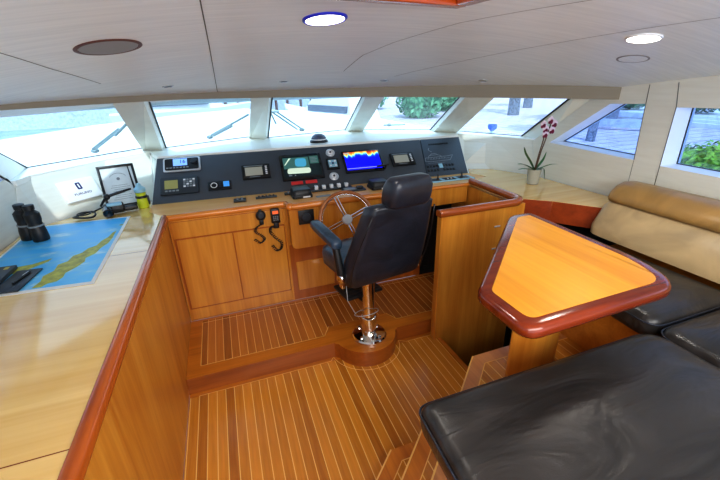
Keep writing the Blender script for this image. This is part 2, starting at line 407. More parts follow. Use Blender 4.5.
# ------------------------------------------------------------------ camera
cam = bpy.data.cameras.new('camera'); cam.sensor_width = 36; cam.lens = 372.6/720*36; cam.clip_start = 0.02; cam.clip_end = 500
co = bpy.data.objects.new('camera', cam); C.objects.link(co); S.camera = co
Xc = Vector((0.93929272, -0.15517956, 0.3060204)); Yc = Vector((-0.34226353, -0.36089012, 0.86753328)); Zd = Vector((0.02418369, 0.91960732, 0.39209377))
right = Vector((Xc.x, Yc.x, -Zd.x)); up = -Vector((Xc.y, Yc.y, -Zd.y)); back = -Vector((Xc.z, Yc.z, -Zd.z))
co.matrix_world = Matrix(((right.x, up.x, back.x, 0), (right.y, up.y, back.y, 0), (right.z, up.z, back.z, 1.9), (0, 0, 0, 1)))

CT = 1.035      # countertop height
XL, XR = -1.33, 2.75
LX = -0.467     # inner face of the port cabinet
FL = 2.175      # helm platform edge
HP = 0.128      # helm platform height
CF = 2.87       # console face

# ------------------------------------------------------------------ floors
st = dict(kind='structure')
b = B(); b.box(LX+0.0, 1.37, -0.6, FL+0.3, -0.06, 0.0)
b.done('floor', M['planks'], origin=(LX+0.055*0.1, 0, 0), label='lower floor of narrow orange planks with pale seams', cat='floor', **st)
b = B(); b.box(1.37, 1.40, 1.42, FL+0.02, -0.9, 0.0); b.done('trim_1', M['border_y'], label='wooden edge of the lower floor at the stairwell', cat='trim', **st)
# platform : plank field + borders
bx, by, brr = 0.80, 2.215, 0.235
bump = circ(bx, by, brr, 24, PI+0.28, 2*PI-0.28)
outline = [(LX, CF), (LX, FL)] + [(bump[0][0]-0.03, FL)] + bump + [(bump[-1][0]+0.03, FL)] + [(2.02, FL), (2.02, CF)]
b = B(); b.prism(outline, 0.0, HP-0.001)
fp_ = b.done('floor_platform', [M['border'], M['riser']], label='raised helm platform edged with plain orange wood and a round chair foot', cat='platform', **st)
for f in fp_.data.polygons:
    if abs(f.normal.z) < 0.5: f.material_index = 1  # upright faces take the wood with the shade in its colour
b = B(); b.prism([(LX+0.09, CF-0.03), (LX+0.09, FL+0.105), (0.50, FL+0.105), (0.56, by+0.17), (1.05, by+0.17), (1.10, FL+0.105), (2.0, FL+0.105), (2.0, CF-0.03)], HP-0.001, HP+0.0008)
b.done('floor_platform_planks', M['planks_dark'], origin=(LX+0.02, 0, HP), label='narrow plank inlay on top of the raised helm platform', cat='flooring', **st)
b = B()
def strip(b, pts, z, w=0.005, closed=False):
    n = len(pts)
    for i in range(n if closed else n-1):
        a = Vector(pts[i]).to_2d(); c = Vector(pts[(i+1) % n]).to_2d(); d = (c-a).normalized(); q = Vector((-d.y, d.x))*w/2
        a2 = a-d*w/2*0; c2 = c
        b.face([(a2.x-q.x, a2.y-q.y, z), (c2.x-q.x, c2.y-q.y, z), (c2.x+q.x, c2.y+q.y, z), (a2.x+q.x, a2.y+q.y, z)])
z = HP+0.0016
strip(b, [(LX+0.09, CF-0.06), (LX+0.09, FL+0.105), (0.50, FL+0.105), (0.56, by+0.17)], z); strip(b, [(LX+0.09, CF-0.06), (2.0, CF-0.06)], z)
strip(b, [(1.05, by+0.17), (1.10, FL+0.105), (2.0, FL+0.105)], z)
base = circ(bx, by, brr+0.035, 24, PI+0.15, 2*PI-0.15)
strip(b, [(LX+0.06, FL-0.035)] + [(base[0][0]-0.03, FL-0.035)] + base + [(1.12, FL-0.035), (1.36, FL-0.035)], 0.0012)
b.done('trim_2', M['inlay'], label='pale inlay lines bordering the plank floors', cat='trim', **st)
# lower floor darker margin along riser
b = B(); b.prism([(LX, FL), (LX, FL-0.035), (1.37, FL-0.035), (1.37, FL)], 0, 0.0008); b.done('trim_3', M['border'], label='plain wood margin at the foot of the platform riser', cat='trim', **st)

# aft steps up to the dinette (diagonal nosings)
def diag(p, q, front, z, far):
    pass
d1 = Vector((-0.70, -0.66)).normalized()
def step_poly(corner, frontx, aft=-0.55):
    c = Vector(corner); t = (c.y-aft)/(-d1.y); e = c+d1*t
    t2 = (c.x-LX)/(-d1.x)
    if e.x < LX:
        e = c+d1*t2; return [(c.x, c.y), (frontx, c.y+0.002), (frontx, aft), (LX, aft), (e.x+0.001, e.y)]
    return [(c.x, c.y), (frontx, c.y+0.002), (frontx, aft), (e.x, e.y)]
for i, (cn, fx, z0, z1, nm) in enumerate([((0.57, 1.227), 1.38, 0.0, 0.14, 'lowest diagonal step up to the dinette, bordered planks'),
                                ((0.72, 1.178), 1.38, 0.14, 0.28, 'middle diagonal step up to the dinette beside the near seat end'),
                                ((1.166, 1.405), XR, 0.28, 0.42, 'raised plank platform under the dinette table')]):
    P = step_poly(cn, fx)[::-1]
    b = B(); b.prism(P, z0 if i < 2 else -0.05, z1); 
    o = b.done('floor_step' if i < 2 else 'floor_dinette', [M['step_border'] if i == 2 else M['border_y']], label=nm, cat='step' if i < 2 else 'platform', **st)
    c = Vector(cn)
    w = 0.075
    q = Vector((d1.y, -d1.x)) if Vector((d1.y, -d1.x)).dot(Vector((1, -1))) > 0 else Vector((-d1.y, d1.x))
    # inlaid plank field
    ic = c + q*w/ max(0.2, abs(q.dot(Vector((0, -1))))) * 0 + Vector((0, -w)); k = (q*w)
    s_ = (w - ic.dot(q) + c.dot(q)) / q.dot(Vector((1, 0))); ic = ic + Vector((s_, 0))
    e = ic + d1*1.0
    b = B(); b.prism([(ic.x, ic.y), (fx-0.02, ic.y), (fx-0.02, e.y), (e.x, e.y)][::-1], z1-0.001, z1+0.001)
    ob = b.done('floor_planks', M['planks'], world=False, label=['plank inlay on the lowest diagonal step', 'plank inlay on the middle diagonal step', 'plank inlay on the dinette platform'][i], cat='flooring', **st)
    b = B(); strip(b, [(fx-0.02, ic.y), (ic.x, ic.y), (e.x, e.y)], z1+0.002); strip(b, [(cn[0]+0.003, cn[1]), tuple(c+d1*0.9)], z1+0.002, 0.008)
    b.done('trim_%d' % (4+i), M['inlay'], label=['pale inlay line on the lowest diagonal step', 'pale inlay line on the middle diagonal step', 'pale inlay line on the dinette platform'][i], cat='trim', **st)

# stairwell going down at starboard
b = B(); b.box(1.40, 2.75, 1.42, 2.08, -0.92, -0.86); b.box(1.95, 2.75, 1.42, 1.72, -0.86, -0.2)
b.done('floor_stairwell', M['carpet'], label='grey carpet at the bottom of the dark stairwell', cat='carpet', **st)
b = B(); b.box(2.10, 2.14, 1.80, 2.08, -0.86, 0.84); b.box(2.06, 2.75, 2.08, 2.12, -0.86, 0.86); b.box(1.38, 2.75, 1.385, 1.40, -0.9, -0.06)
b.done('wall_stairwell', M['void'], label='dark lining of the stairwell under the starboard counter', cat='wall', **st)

# ------------------------------------------------------------------ ceiling
def cz(x, y): return 2.215 - 0.0625*(x-0.71)**2 - 0.0324*max(y, 0)**2
b = B(); nx, ny = 26, 26; grid = []
for i in range(nx+1):
    x = -1.62 + 4.66*i/nx; ym = 3.78 - 0.31*(x-0.71)**2; row = []
    for j in range(ny+1):
        y = -1.6 + (ym+1.6)*j/ny; row.append(b.bm.verts.new((x, y, cz(x, y))))
    grid.append(row)
gtop = [[b.bm.verts.new(v.co+Vector((0, 0, 0.15))) for v in row] for row in grid]
for i in range(nx):
    for j in range(ny):
        b.bm.faces.new((grid[i][j], grid[i][j+1], grid[i+1][j+1], grid[i+1][j])); b.bm.faces.new((gtop[i][j], gtop[i+1][j], gtop[i+1][j+1], gtop[i][j+1]))
for i in range(nx):
    for j in (0, ny): b.bm.faces.new((grid[i][j], grid[i+1][j], gtop[i+1][j], gtop[i][j]))
for j in range(ny):
    for i in (0, nx): b.bm.faces.new((grid[i][j], grid[i][j+1], gtop[i][j+1], gtop[i][j]))
ce = b.done('ceiling', M['ceiling'], origin=(0, 0, 0), label='low curved ceiling of pale grey vinyl panels', cat='ceiling', **st)
def onceil(pts, w, name, lab):
    b = B(); P = []
    n = 8
    for i in range(len(pts)-1):
        for k in range(n): 
            t = k/n; P.append((pts[i][0]*(1-t)+pts[i+1][0]*t, pts[i][1]*(1-t)+pts[i+1][1]*t))
    P.append(pts[-1])
    for i in range(len(P)-1):
        a = Vector(P[i]); c = Vector(P[i+1]); d = (c-a).normalized(); q = Vector((-d.y, d.x))*w/2
        vs = []
        for v in (a-q, c-q, c+q, a+q): vs.append((v.x, v.y, cz(v.x, v.y)-0.0015))
        b.face(vs)
    b.done(name, M['seam'], label=lab, cat='seam', **st)
onceil([(0.0, -1.5), (0.003, 1.341), (0.011, 1.953), (0.024, 3.3)], 0.004, 'trim_7', 'straight ceiling panel seam running forward above the port counter edge')
onceil([(-0.63, -1.0), (-0.63, 1.661), (-0.609, 1.987), (-0.55, 2.45)], 0.004, 'trim_8', 'faint ceiling panel seam furthest to port')
onceil([(0.88, 2.75), (0.86, 2.306), (0.92, 1.999), (1.053, 1.601), (1.28, 1.233), (1.6, 0.7)], 0.004, 'trim_9', 'curved ceiling seam passing the wooden hatch')
onceil([(1.32, 2.85), (1.376, 2.699), (1.53, 2.295), (1.717, 1.684), (1.873, 1.079), (2.0, 0.4)], 0.004, 'trim_10', 'curved ceiling seam below the starboard downlight')

# valance above the windscreen
def vy(x): return 3.36 - 0.31*(x-0.71)**2
b = B(); xs = [-1.40 + (2.75+1.40)*i/36 for i in range(37)]
def vbot(x): return 1.811 - max(0, (x+0.25))*0.0265 + min(0, x+0.25)*0.002
t = bmesh.new(); rings = []
for x in xs:
    y = vy(x); zt = cz(x, y)+0.03; zb = vbot(x)
    sl = 0.62*(x-0.71); nn = Vector((sl, 1)).normalized()*0.035
    rings.append([(x, y, zb), (x, y, zt), (x+nn.x, y+nn.y, zt), (x+nn.x, y+nn.y, zb)])
b.loft(rings)
b.done('trim_11', M['valance'], label='taupe valance curving above all the front windows', cat='valance', **st)

# ------------------------------------------------------------------ windscreen
SZ = 1.355
ww = [((-1.436, 3.547), (-0.72, 4.202), (-1.40, 2.62, 1.80), (-0.622, 3.076, 1.801)),
      ((-0.522, 4.095), (0.301, 4.494), (-0.451, 3.207, 1.805), (0.302, 3.576, 1.796)),
      ((0.477, 4.301), (1.444, 4.542), (0.477, 3.607, 1.793), (1.298, 3.516, 1.776)),
      ((1.626, 4.429), (2.322, 3.998), (1.472, 3.447, 1.771), (2.064, 3.056, 1.756)),
      ((2.515, 3.77), (2.83, 3.07), (2.258, 2.889, 1.749), (2.70, 2.45, 1.738))]
names = ['leftmost front window over the white wall box', 'second front window from the left with one wiper', 'centre front window behind the compass',
         'fourth front window showing greenery outside', 'fifth front window above the blue tea light glass']
Q = []
for i, (bl, br_, tl, tr) in enumerate(ww):
    BL = Vector((*bl, SZ)); BR = Vector((*br_, SZ)); TL = Vector(tl); TR = Vector(tr)
    TL = BL+(TL-BL)*1.14; TR = BR+(TR-BR)*1.14
    Q.append((BL, BR, TR, TL))
    nn = (BR-BL).cross(TL-BL).normalized()
    b = B(); b.hexa([BL, BR, TR, TL], [v+nn*0.008*(1 if nn.y > 0 else -1) for v in (BL, BR, TR, TL)])
    w = b.done('window_%d' % (i+1), M['glass'], smooth=False, label=names[i], cat='window', **st)
    b = B(); inn = nn*(-0.006 if nn.y > 0 else 0.006)
    b.tube([v+inn for v in (BL, BR)], 0.008, 6); b.tube([v+inn for v in (BL, TL)], 0.008, 6); b.tube([v+inn for v in (BR, TR)], 0.008, 6)
    b.done('gasket', M['gasket'], parent=w)
def pillar(a0, a1, t1, t0, name, lab, depth=0.07, mat='frame_white'):
    nn = (a1-a0).cross(t0-a0).normalized()
    if nn.y < 0: nn = -nn
    ins = -nn*depth; e = (a1-a0).normalized()
    b = B(); b.hexa([a0, a1, t1, t0], [a0+ins+e*0.015, a1+ins-e*0.015, t1+ins-e*0.01, t0+ins+e*0.01])
    return b.done(name, M[mat], smooth=False, label=lab, cat='pillar', **st)
pl = ['white pillar between the first and second front windows', 'white pillar between the second and centre front windows', 'white pillar between the centre and fourth front windows', 'wide white pillar right of the greenery window']
for i in range(4):
    pillar(Q[i][1], Q[i+1][0], Q[i+1][3], Q[i][2], 'trim_%d' % (12+i), pl[i])
# corner posts between windscreen and side walls
RT = Vector((2.75, 2.16, 1.80))
pillar(Q[4][1], Vector((2.80, 2.72, 1.35)), Vector((2.80, 2.08, 1.84)), Q[4][2], 'trim_16', 'broad sloping corner pillar beside the orchid', 0.05)
pillar(Vector((-1.345, 3.03, 1.35)), Q[0][0], Q[0][3], Vector((-1.345, 2.42, 1.84)), 'trim_17', 'sloping corner pillar at the port end of the windscreen', 0.03)

# sill slab
PL = [(-0.603, 3.234), (2.243, 3.083)]
sill_in = [(-1.318, 3.04), (-1.295, 3.20), (-0.937, 3.642), (-0.637, 3.907), (-0.541, 3.584), (2.356, 3.471), (2.41, 3.56), (2.62, 3.25), (2.775, 2.83)]
sill_out = [(2.86, 2.98), (2.84, 3.12), (2.56, 3.84), (2.36, 4.05), (1.65, 4.50), (1.45, 4.60), (0.48, 4.50), (0.30, 4.56), (-0.53, 4.20), (-0.74, 4.26), (-1.50, 3.56), (-1.36, 3.03)]
b = B(); b.prism(sill_in+sill_out, 1.318, SZ-0.003); b.done('trim_18', M['sill'], smooth=False, label='wide white sill along the foot of the windscreen', cat='sill', **st)

# lower front walls
b = B()
def wallq(b, a0, a1, t0, t1, d=0.03):
    a0, a1, t0, t1 = map(Vector, (a0, a1, t0, t1)); nn = (a1-a0).cross(t0-a0).normalized()
    if nn.y < 0: nn = -nn
    b.hexa([a0, a1, t1, t0], [v+nn*d for v in (a0, a1, t1, t0)])
wallq(b, (-1.33, 2.87, 1.03), (-1.25, 3.05, 1.03), (-1.325, 3.05, 1.345), (-1.30, 3.20, 1.345), 0.02)
wallq(b, (-1.25, 3.05, 1.03), (-0.98, 3.30, 1.03), (-1.30, 3.20, 1.345), (-0.937, 3.642, 1.345))
wallq(b, (-0.98, 3.30, 1.03), (-0.61, 3.42, 1.03), (-0.937, 3.642, 1.345), (-0.637, 3.907, 1.345))
b.done('wall_front_port', M['white_wall'], smooth=False, label='white slanted wall below the leftmost front window', cat='wall', **st)
b = B()
wallq(b, (2.25, 3.30, 1.03), (2.556, 3.148, 1.03), (2.41, 3.56, 1.345), (2.62, 3.25, 1.345))
wallq(b, (2.556, 3.148, 1.03), (2.74, 2.74, 1.03), (2.62, 3.25, 1.345), (2.775, 2.83, 1.345))
b.done('wall_front_starboard', M['white_wall'], smooth=False, label='white slanted wall behind the starboard counter below the fifth window', cat='wall', **st)

# side walls with window openings
def wall_with_holes(name, x, outer, holes, th, mat, lab):
    """polygons in (y, z); th is outward thickness (signed)"""
    loops = [[Vector((y, z, 0)) for y, z in outer]] + [[Vector((y, z, 0)) for y, z in h] for h in holes]
    tris = geometry.tessellate_polygon(loops); flat = [v for l in loops for v in l]
    b = B(); a = [b.bm.verts.new((x, v.x, v.y)) for v in flat]; c = [b.bm.verts.new((x+th, v.x, v.y)) for v in flat]
    for t3 in tris:
        b.bm.faces.new([a[i] for i in t3]); b.bm.faces.new([c[i] for i in t3][::-1])
    k = 0
    for l in loops:
        n = len(l)
        for i in range(n): b.bm.faces.new((a[k+i], a[k+(i+1) % n], c[k+(i+1) % n], c[k+i]))
        k += n
    o = b.done(name, [mat, M['reveal']], smooth=False, label=lab, cat='wall', **st)
    for f in o.data.polygons:
        if abs(f.normal.x) < 0.5: f.material_index = 1
    return o
tri = [(2.63, 1.353), (2.13, 1.70), (1.869, 1.71), (1.853, 1.333)]
sq2 = [(1.676, 1.697), (0.75, 1.72), (0.75, 1.31), (1.67, 1.324)]
sq3 = [(0.55, 1.72), (-0.6, 1.72), (-0.6, 1.31), (0.55, 1.31)]
outer = [(-1.5, -0.9), (2.74, -0.9), (2.74, 1.03), (2.83, 1.345), (2.60, 1.50), (2.16, 1.83), (1.2, 1.95), (-1.5, 1.99)]
wall_with_holes('wall_right', XR, outer, [tri, sq2, sq3], 0.20, M['white_wall'], 'white starboard side wall with deep window recesses')
outerL = [(-1.5, -0.1), (3.0, -0.1), (3.03, 1.33), (2.42, 1.82), (1.2, 1.97), (-1.5, 2.0)]
triL = [(2.98, 1.385), (2.45, 1.70), (1.9, 1.71), (1.9, 1.34)]
wall_with_holes('wall_left', XL, outerL, [triL, sq2, sq3], -0.20, M['white_wall'], 'white port side wall beside the chart table')
for i, (poly, x, lab) in enumerate([(tri, 2.92, 'triangular side window showing a palm trunk'), (sq2, 2.92, 'square side window showing a green bush'), (sq3, 2.92, 'second square side window further aft on the starboard wall'),
                            (triL, -1.50, 'triangular port side window'), (sq2, -1.50, 'square port side window'), (sq3, -1.50, 'aft port side window')]):
    b = B(); sgn = 1 if x > 0 else -1
    b.prism(poly, x, x+0.008*sgn, axis='x')
    w = b.done('window_%d' % (6+i), M['glass_blue'], smooth=False, label=lab, cat='window', **st)
    b = B(); P = [(x-0.004*sgn, y, z) for y, z in poly]
    for k in range(4): b.tube([P[k], P[(k+1) % 4]], 0.006, 6)
    b.done('gasket', M['gasket'], parent=w)
b = B()
for ys in ((1.876, 1.832, 1.851, 1.335), (1.70, 1.845, 1.674, 1.70)): b.tube([(2.7485, ys[0], ys[1]), (2.7485, ys[2], ys[3])], 0.0028, 4)
b.tube([(2.7485, 1.674, 1.70), (2.7485, 1.668, 1.04)], 0.0028, 4); b.tube([(2.7485, 1.851, 1.33), (2.7485, 1.85, 1.04)], 0.0015, 4)
b.done('trim_19', M['seam'], label='thin dark panel seams either side of the starboard wall post', cat='seam', **st)
# left wall bottom, aft closing side bits
# ------------------------------------------------------------------ port cabinet (chart table)
pc = empty('side_cabinet', (-0.9, 1.2, 0), 'long port side cabinet with a light maple top carrying the chart', 'cabinet')
b = B(); b.box(XL+0.01, LX-0.001, -0.55, 3.0, 0.0, CT-0.035); b.done('cabinet_body', M['teak'], parent=pc)
top = [(LX-0.03, -0.55), (LX-0.03, 2.90), (-0.60, 3.04), (-0.603, 3.236), (-0.64, 3.40), (-0.98, 3.28), (-1.24, 3.03), (-1.315, 2.87), (-1.315, -0.55)]
b = B(); b.prism(top, CT-0.035, CT); b.done('countertop', M['maple'], parent=pc)
b = B(); prof = [(LX-0.031, CT-0.03), (LX-0.031, CT+0.004), (LX-0.018, CT+0.010), (LX+0.002, CT+0.006), (LX+0.013, CT-0.010), (LX+0.014, CT-0.028), (LX+0.006, CT-0.044), (LX-0.0, CT-0.056), (LX-0.02, CT-0.05)]
b.loft([[(x, -0.55, z) for x, z in prof], [(x, 0.0, z) for x, z in prof], [(x, 2.885, z) for x, z in prof]]); b.done('edge_trim', M['mahogany_y'], parent=pc, ang=0.9, label='glossy mahogany edge moulding')
for y0 in (0.905, 2.25):
    b = B(); b.face([(-1.31, y0-0.0018, CT+0.0006), (LX-0.032, y0-0.0018, CT+0.0006), (LX-0.032, y0+0.0018, CT+0.0006), (-1.31, y0+0.0018, CT+0.0006)])
    b.done('seam', M['mahogany'], parent=pc)

# ------------------------------------------------------------------ helm console
hc = empty('helm_console', (0.8, 3.0, HP), 'wide orange wood helm console with sloping grey instrument panel', 'console')
b = B(); b.box(LX+0.002, 1.62, CF, 3.25, HP+0.002, CT-0.035)
b.done('console_body', M['teak'], parent=hc)
b = B(); topc = [(LX-0.02, 2.885), (0.385, 2.885), (0.41, 2.785), (1.60, 2.785), (1.64, 2.775), (2.02, 2.775), (2.30, 2.88), (2.245, 3.09), (-0.603, 3.24), (-0.60, 3.03)]
b.prism(topc, CT-0.035, CT-0.0005); b.done('countertop', M['console_top'], parent=hc)
# lips
b = B(); b.tube([(LX+0.0, 2.878, CT-0.018), (0.385, 2.878, CT-0.018)], 0.024, 12)
b.tube([(0.41, 2.775, CT-0.016), (0.42, 2.768, CT-0.016), (1.64, 2.768, CT-0.016)], 0.025, 12); b.ball((0.412, 2.775, CT-0.014), 0.034, 0.034, 0.03)
b.tube([(0.392, 2.878, CT-0.018), (0.41, 2.775, CT-0.016)], 0.024, 12)
b.tube([(1.64, 2.768, CT-0.012), (2.02, 2.758, CT-0.012)], 0.016, 10)
b.done('edge_trim', M['lip'], parent=hc, label='glossy orange rounded edge moulding')
# access panels
def frame_panel(x0, x1, z0, z1, nm, lab, y=CF):
    b = B(); b.box(x0+0.004, x1-0.004, y-0.006, y, z0+0.004, z1-0.004, 0.002, 1)
    return b.done(nm, M['teak'], parent=hc, label=lab)
b = B(); b.box(-0.45, 0.385, CF-0.0015, CF, HP+0.01, CT-0.05); b.done('backing_panel', M['teak_dark'], parent=hc)
frame_panel(-0.44, -0.035, 0.245, 0.845, 'access_panel', None)
frame_panel(-0.035, 0.365, 0.245, 0.845, 'access_panel', None)
frame_panel(-0.455, 0.375, 0.85, 0.985, 'fascia_panel', None)
frame_panel(-0.455, 0.375, HP+0.012, 0.241, 'kick_panel', None)
b = B(); b.box(0.366, 0.386, CF-0.014, CF, HP+0.01, CT-0.05, 0.003, 1); b.done('stile', M['teak'], parent=hc)
b = B(); b.box(0.386, 1.62, CF-0.004, CF, HP+0.01, 0.66); b.done('recess_panel', M['teak_dark'], parent=hc)
for xx in (0.43, 0.86): 
    b = B(); b.box(xx, xx+0.33, CF-0.012, CF-0.004, 0.225, 0.50, 0.004, 1); b.done('access_panel', M['teak'], parent=hc)
b = B(); b.prism(roundpoly([(0.40, 0.655), (1.62, 0.655), (1.62, CT-0.03), (0.40, CT-0.03)], [0.05, 0.02, 0.01, 0.01]), 2.775, CF-0.005, bev=0.008, axis='y')
b.done('steering_pod', M['teak'], parent=hc, label='protruding pod that carries the wheel')
# right hand fascia over knee hole
b = B(); b.box(1.62, 2.02, 2.765, 2.785, 0.86, CT-0.012); b.done('fascia_panel', M['teak'], parent=hc)
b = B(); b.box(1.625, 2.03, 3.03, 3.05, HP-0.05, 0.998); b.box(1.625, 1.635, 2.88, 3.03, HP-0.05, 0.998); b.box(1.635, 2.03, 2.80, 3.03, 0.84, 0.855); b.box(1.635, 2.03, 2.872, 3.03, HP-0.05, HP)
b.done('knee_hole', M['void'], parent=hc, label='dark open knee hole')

# sloping instrument panel: local frame (u along, v up the slope, n towards the helmsman)
O = Vector((-0.603, 3.234, CT)); U = Vector((0.99859545, -0.0529824, 0)); V = Vector((0.03952124, 0.74488369, 0.66602279)); Nn = U.cross(V)
PM = Matrix(((U.x, V.x, Nn.x, O.x), (U.y, V.y, Nn.y, O.y), (U.z, V.z, Nn.z, O.z), (0, 0, 0, 1)))
def panel_part(name, poly, n0, n1, mat, lab=None, bev=0.0):
    b = B(); b.prism(poly, n0, n1, bev=bev, mat=PM); return b.done(name, mat, parent=hc, label=lab)
panel_part('instrument_panel', [(0.0, 0.0), (2.406, 0.0), (2.476, 0.455), (0.043, 0.455)], -0.03, 0.0, M['dash'], 'long dark grey instrument panel', 0.002)
sb = panel_part('switch_board', [(2.412, 0.0), (2.85, 0.0), (2.92, 0.455), (2.482, 0.455)], -0.03, 0.0, M['dash_r'], 'blue grey switch board at the right end', 0.002)
b = B(); b.prism([(0.0, 0.0), (2.85, 0.0), (2.92, 0.44), (0.043, 0.44)], -0.06, -0.031, mat=PM); b.done('panel_backing', M['frame_white'], parent=hc)
b = B(); b.hexa([(-0.605, 3.236, CT), (-0.612, 3.44, CT), (-0.63, 3.88, 1.315), (-0.553, 3.58, 1.315)], [(-0.585, 3.236, CT), (-0.59, 3.44, CT), (-0.61, 3.88, 1.315), (-0.53, 3.58, 1.315)])
b.done('panel_cheek', M['frame_white'], parent=hc, smooth=False, label='white end cheek at the port end of the instrument panel')
b = B(); b.hexa([(2.253, 3.083, CT), (2.24, 3.30, CT), (2.40, 3.54, 1.315), (2.364, 3.47, 1.315)], [(2.243, 3.083, CT), (2.23, 3.30, CT), (2.39, 3.54, 1.315), (2.35, 3.47, 1.315)])
b.done('panel_cheek', M['frame_white'], parent=hc, smooth=False, label='white end cheek at the starboard end of the instrument panel')

def on_panel(u, v, n=0.0, rot=0.0): return PM @ Matrix.Translation((u, v, n)) @ Matrix.Rotation(rot, 4, 'Z')
def inst(name, u, v, label, cat, group=None, rot=0.0): return empty(name, mat=on_panel(u, v, 0.001, rot), label=label, cat=cat, group=group)
def lp(par, name, mat, lab=None, ang=0.6):
    """local part helper"""
    class L_(B):
        def end(s): return s.done(name, mat, parent=par, world=False, label=lab, ang=ang)
    return L_()
def lbox(par, name, x0, x1, y0, y1, z0, z1, mat, bev=0.0, lab=None): 
    b = lp(par, name, mat, lab); b.box(x0, x1, y0, y1, z0, z1, bev); return b.end()

# marine radio with silver bezel
t = inst('marine_radio', 0.238, 0.368, 'black marine radio in a silver bezel with a lit blue display', 'radio')
b = lp(t, 'bezel', M['silver']); b.prism(roundpoly([(-0.147, -0.072), (0.147, -0.072), (0.147, 0.072), (-0.147, 0.072)], 0.02), 0, 0.014, bev=0.004); b.end()
b = lp(t, 'face', M['black']); b.prism(roundpoly([(-0.132, -0.058), (0.132, -0.058), (0.132, 0.058), (-0.132, 0.058)], 0.016), 0.0145, 0.018); b.end()
sc = lbox(t, 'display', -0.068, 0.042, -0.018, 0.052, 0.0182, 0.0195, M['lcd_blue'])
text('display_digits', '16', 0.05, M['lcd_ink'], sc, Matrix.Translation((0.005, 0.02, 0.0202)))
for k in range(7): lbox(t, 'button', -0.122+k*0.026, -0.104+k*0.026, -0.045, -0.032, 0.0182, 0.022, M['grey'], 0.001)
b = lp(t, 'knob', M['dark_grey']); b.lathe([(0.027, 0.018), (0.025, 0.036), (0.001, 0.037)], (0.095, 0.015, 0)); b.end()
# chart plotter with keypad
t = inst('navigation_receiver', 0.212, 0.155, 'dark navigation receiver with olive screen and number keypad', 'instrument')
b = lp(t, 'case', M['dark_grey']); b.prism(roundpoly([(-0.147, -0.085), (0.147, -0.085), (0.147, 0.085), (-0.147, 0.085)], 0.014), 0, 0.02, bev=0.005); b.end()
lbox(t, 'screen', -0.112, -0.012, -0.034, 0.05, 0.0202, 0.0215, M['lcd_green'])
for r_ in range(4):
    for c_ in range(4): lbox(t, 'key', 0.03+c_*0.024, 0.048+c_*0.024, 0.038-r_*0.022, 0.053-r_*0.022, 0.0202, 0.0235, M['grey'] if (r_+c_) % 3 else M['white_plastic'], 0.001)
for k in range(4): lbox(t, 'key', -0.11+k*0.028, -0.09+k*0.028, -0.062, -0.048, 0.0202, 0.0235, M['grey'], 0.001)
# autopilot
t = inst('autopilot_control', 0.522, 0.118, 'small black control unit with round dial and sky blue display', 'instrument')
lbox(t, 'case', -0.092, 0.092, -0.043, 0.043, 0, 0.018, M['black'], 0.005)
b = lp(t, 'dial', M['white_plastic']); b.tube([(x-0.045, y, 0.02) for x, y in circ(0, 0, 0.024, 24)], 0.003, 6, closed=True); b.end()
lbox(t, 'display', 0.03, 0.078, -0.02, 0.032, 0.0182, 0.02, M['lcd_sky'])
for k in range(3): lbox(t, 'button', -0.005, 0.012, -0.022+0.018*k, -0.012+0.018*k, 0.0182, 0.021, M['dark_grey'], 0.001)
def small_display(u, v, lab):
    t = inst('depth_display', u, v, lab, 'display', group='small grey liquid crystal displays on the panel')
    b = lp(t, 'case', M['black']); b.prism(roundpoly([(-0.12, -0.074), (0.12, -0.074), (0.12, 0.074), (-0.12, 0.074)], 0.01), 0, 0.02, bev=0.004); b.end()
    lbox(t, 'screen', -0.092, 0.055, -0.045, 0.042, 0.0202, 0.0215, M['lcd_grey'])
    lbox(t, 'screen_border', -0.1, 0.062, 0.052, 0.06, 0.0202, 0.021, M['grey'])
    lbox(t, 'screen_border', -0.06, 0.03, -0.062, -0.056, 0.0202, 0.021, M['grey'])
    for k in range(5): lbox(t, 'button', 0.078, 0.096, -0.04+0.019*k, -0.029+0.019*k, 0.0202, 0.0235, M['white_plastic'], 0.001)
small_display(0.832, 0.227, 'small grey display left of the left large monitor')
small_display(2.215, 0.227, 'small grey display right of the blue sonar monitor')
# monitors
t = inst('navigation_monitor', 1.234, 0.235, 'left large black monitor showing a pale camera and chart picture', 'monitor')
lbox(t, 'bezel', -0.187, 0.187, -0.137, 0.137, 0, 0.022, M['black_gloss'], 0.004)
sc = lbox(t, 'screen', -0.165, 0.165, -0.105, 0.112, 0.0222, 0.023, M['scr_dark'])
b = lp(sc, 'screen_picture', [M['scr_teal'], M['scr_cyan'], M['scr_white'], M['white_ink']]); z = 0.0235
b.mi = 0; b.face([(-0.16, -0.02, z), (0.07, -0.02, z), (0.07, 0.1, z), (-0.16, 0.1, z)]); b.face([(0.08, 0.02, z), (0.16, 0.02, z), (0.16, 0.105, z), (0.08, 0.105, z)])
b.mi = 1; b.face([(x, y, z+0.0006) for x, y in roundpoly([(-0.06, 0.0), (0.04, -0.01), (0.05, 0.085), (-0.05, 0.09)], 0.03)])
b.mi = 2; b.face([(x, y, z+0.0004) for x, y in roundpoly([(-0.14, -0.075), (0.07, -0.08), (0.075, -0.02), (-0.13, -0.015)], 0.025)]); b.face([(-0.155, 0.02, z+.0004), (-0.145, 0.02, z+.0004), (-0.085, 0.095, z+.0004), (-0.105, 0.095, z+.0004)])
b.mi = 3
for k in range(4): b.face([(0.09, 0.035+0.016*k, z+.0008), (0.15-0.01*(k % 2), 0.035+0.016*k, z+.0008), (0.15-0.01*(k % 2), 0.041+0.016*k, z+.0008), (0.09, 0.041+0.016*k, z+.0008)])
b.face([(-0.13, -0.098, z), (-0.10, -0.098, z), (-0.10, -0.088, z), (-0.13, -0.088, z)]); b.face([(-0.08, -0.098, z), (-0.065, -0.098, z), (-0.072, -0.084, z)])
b.end()
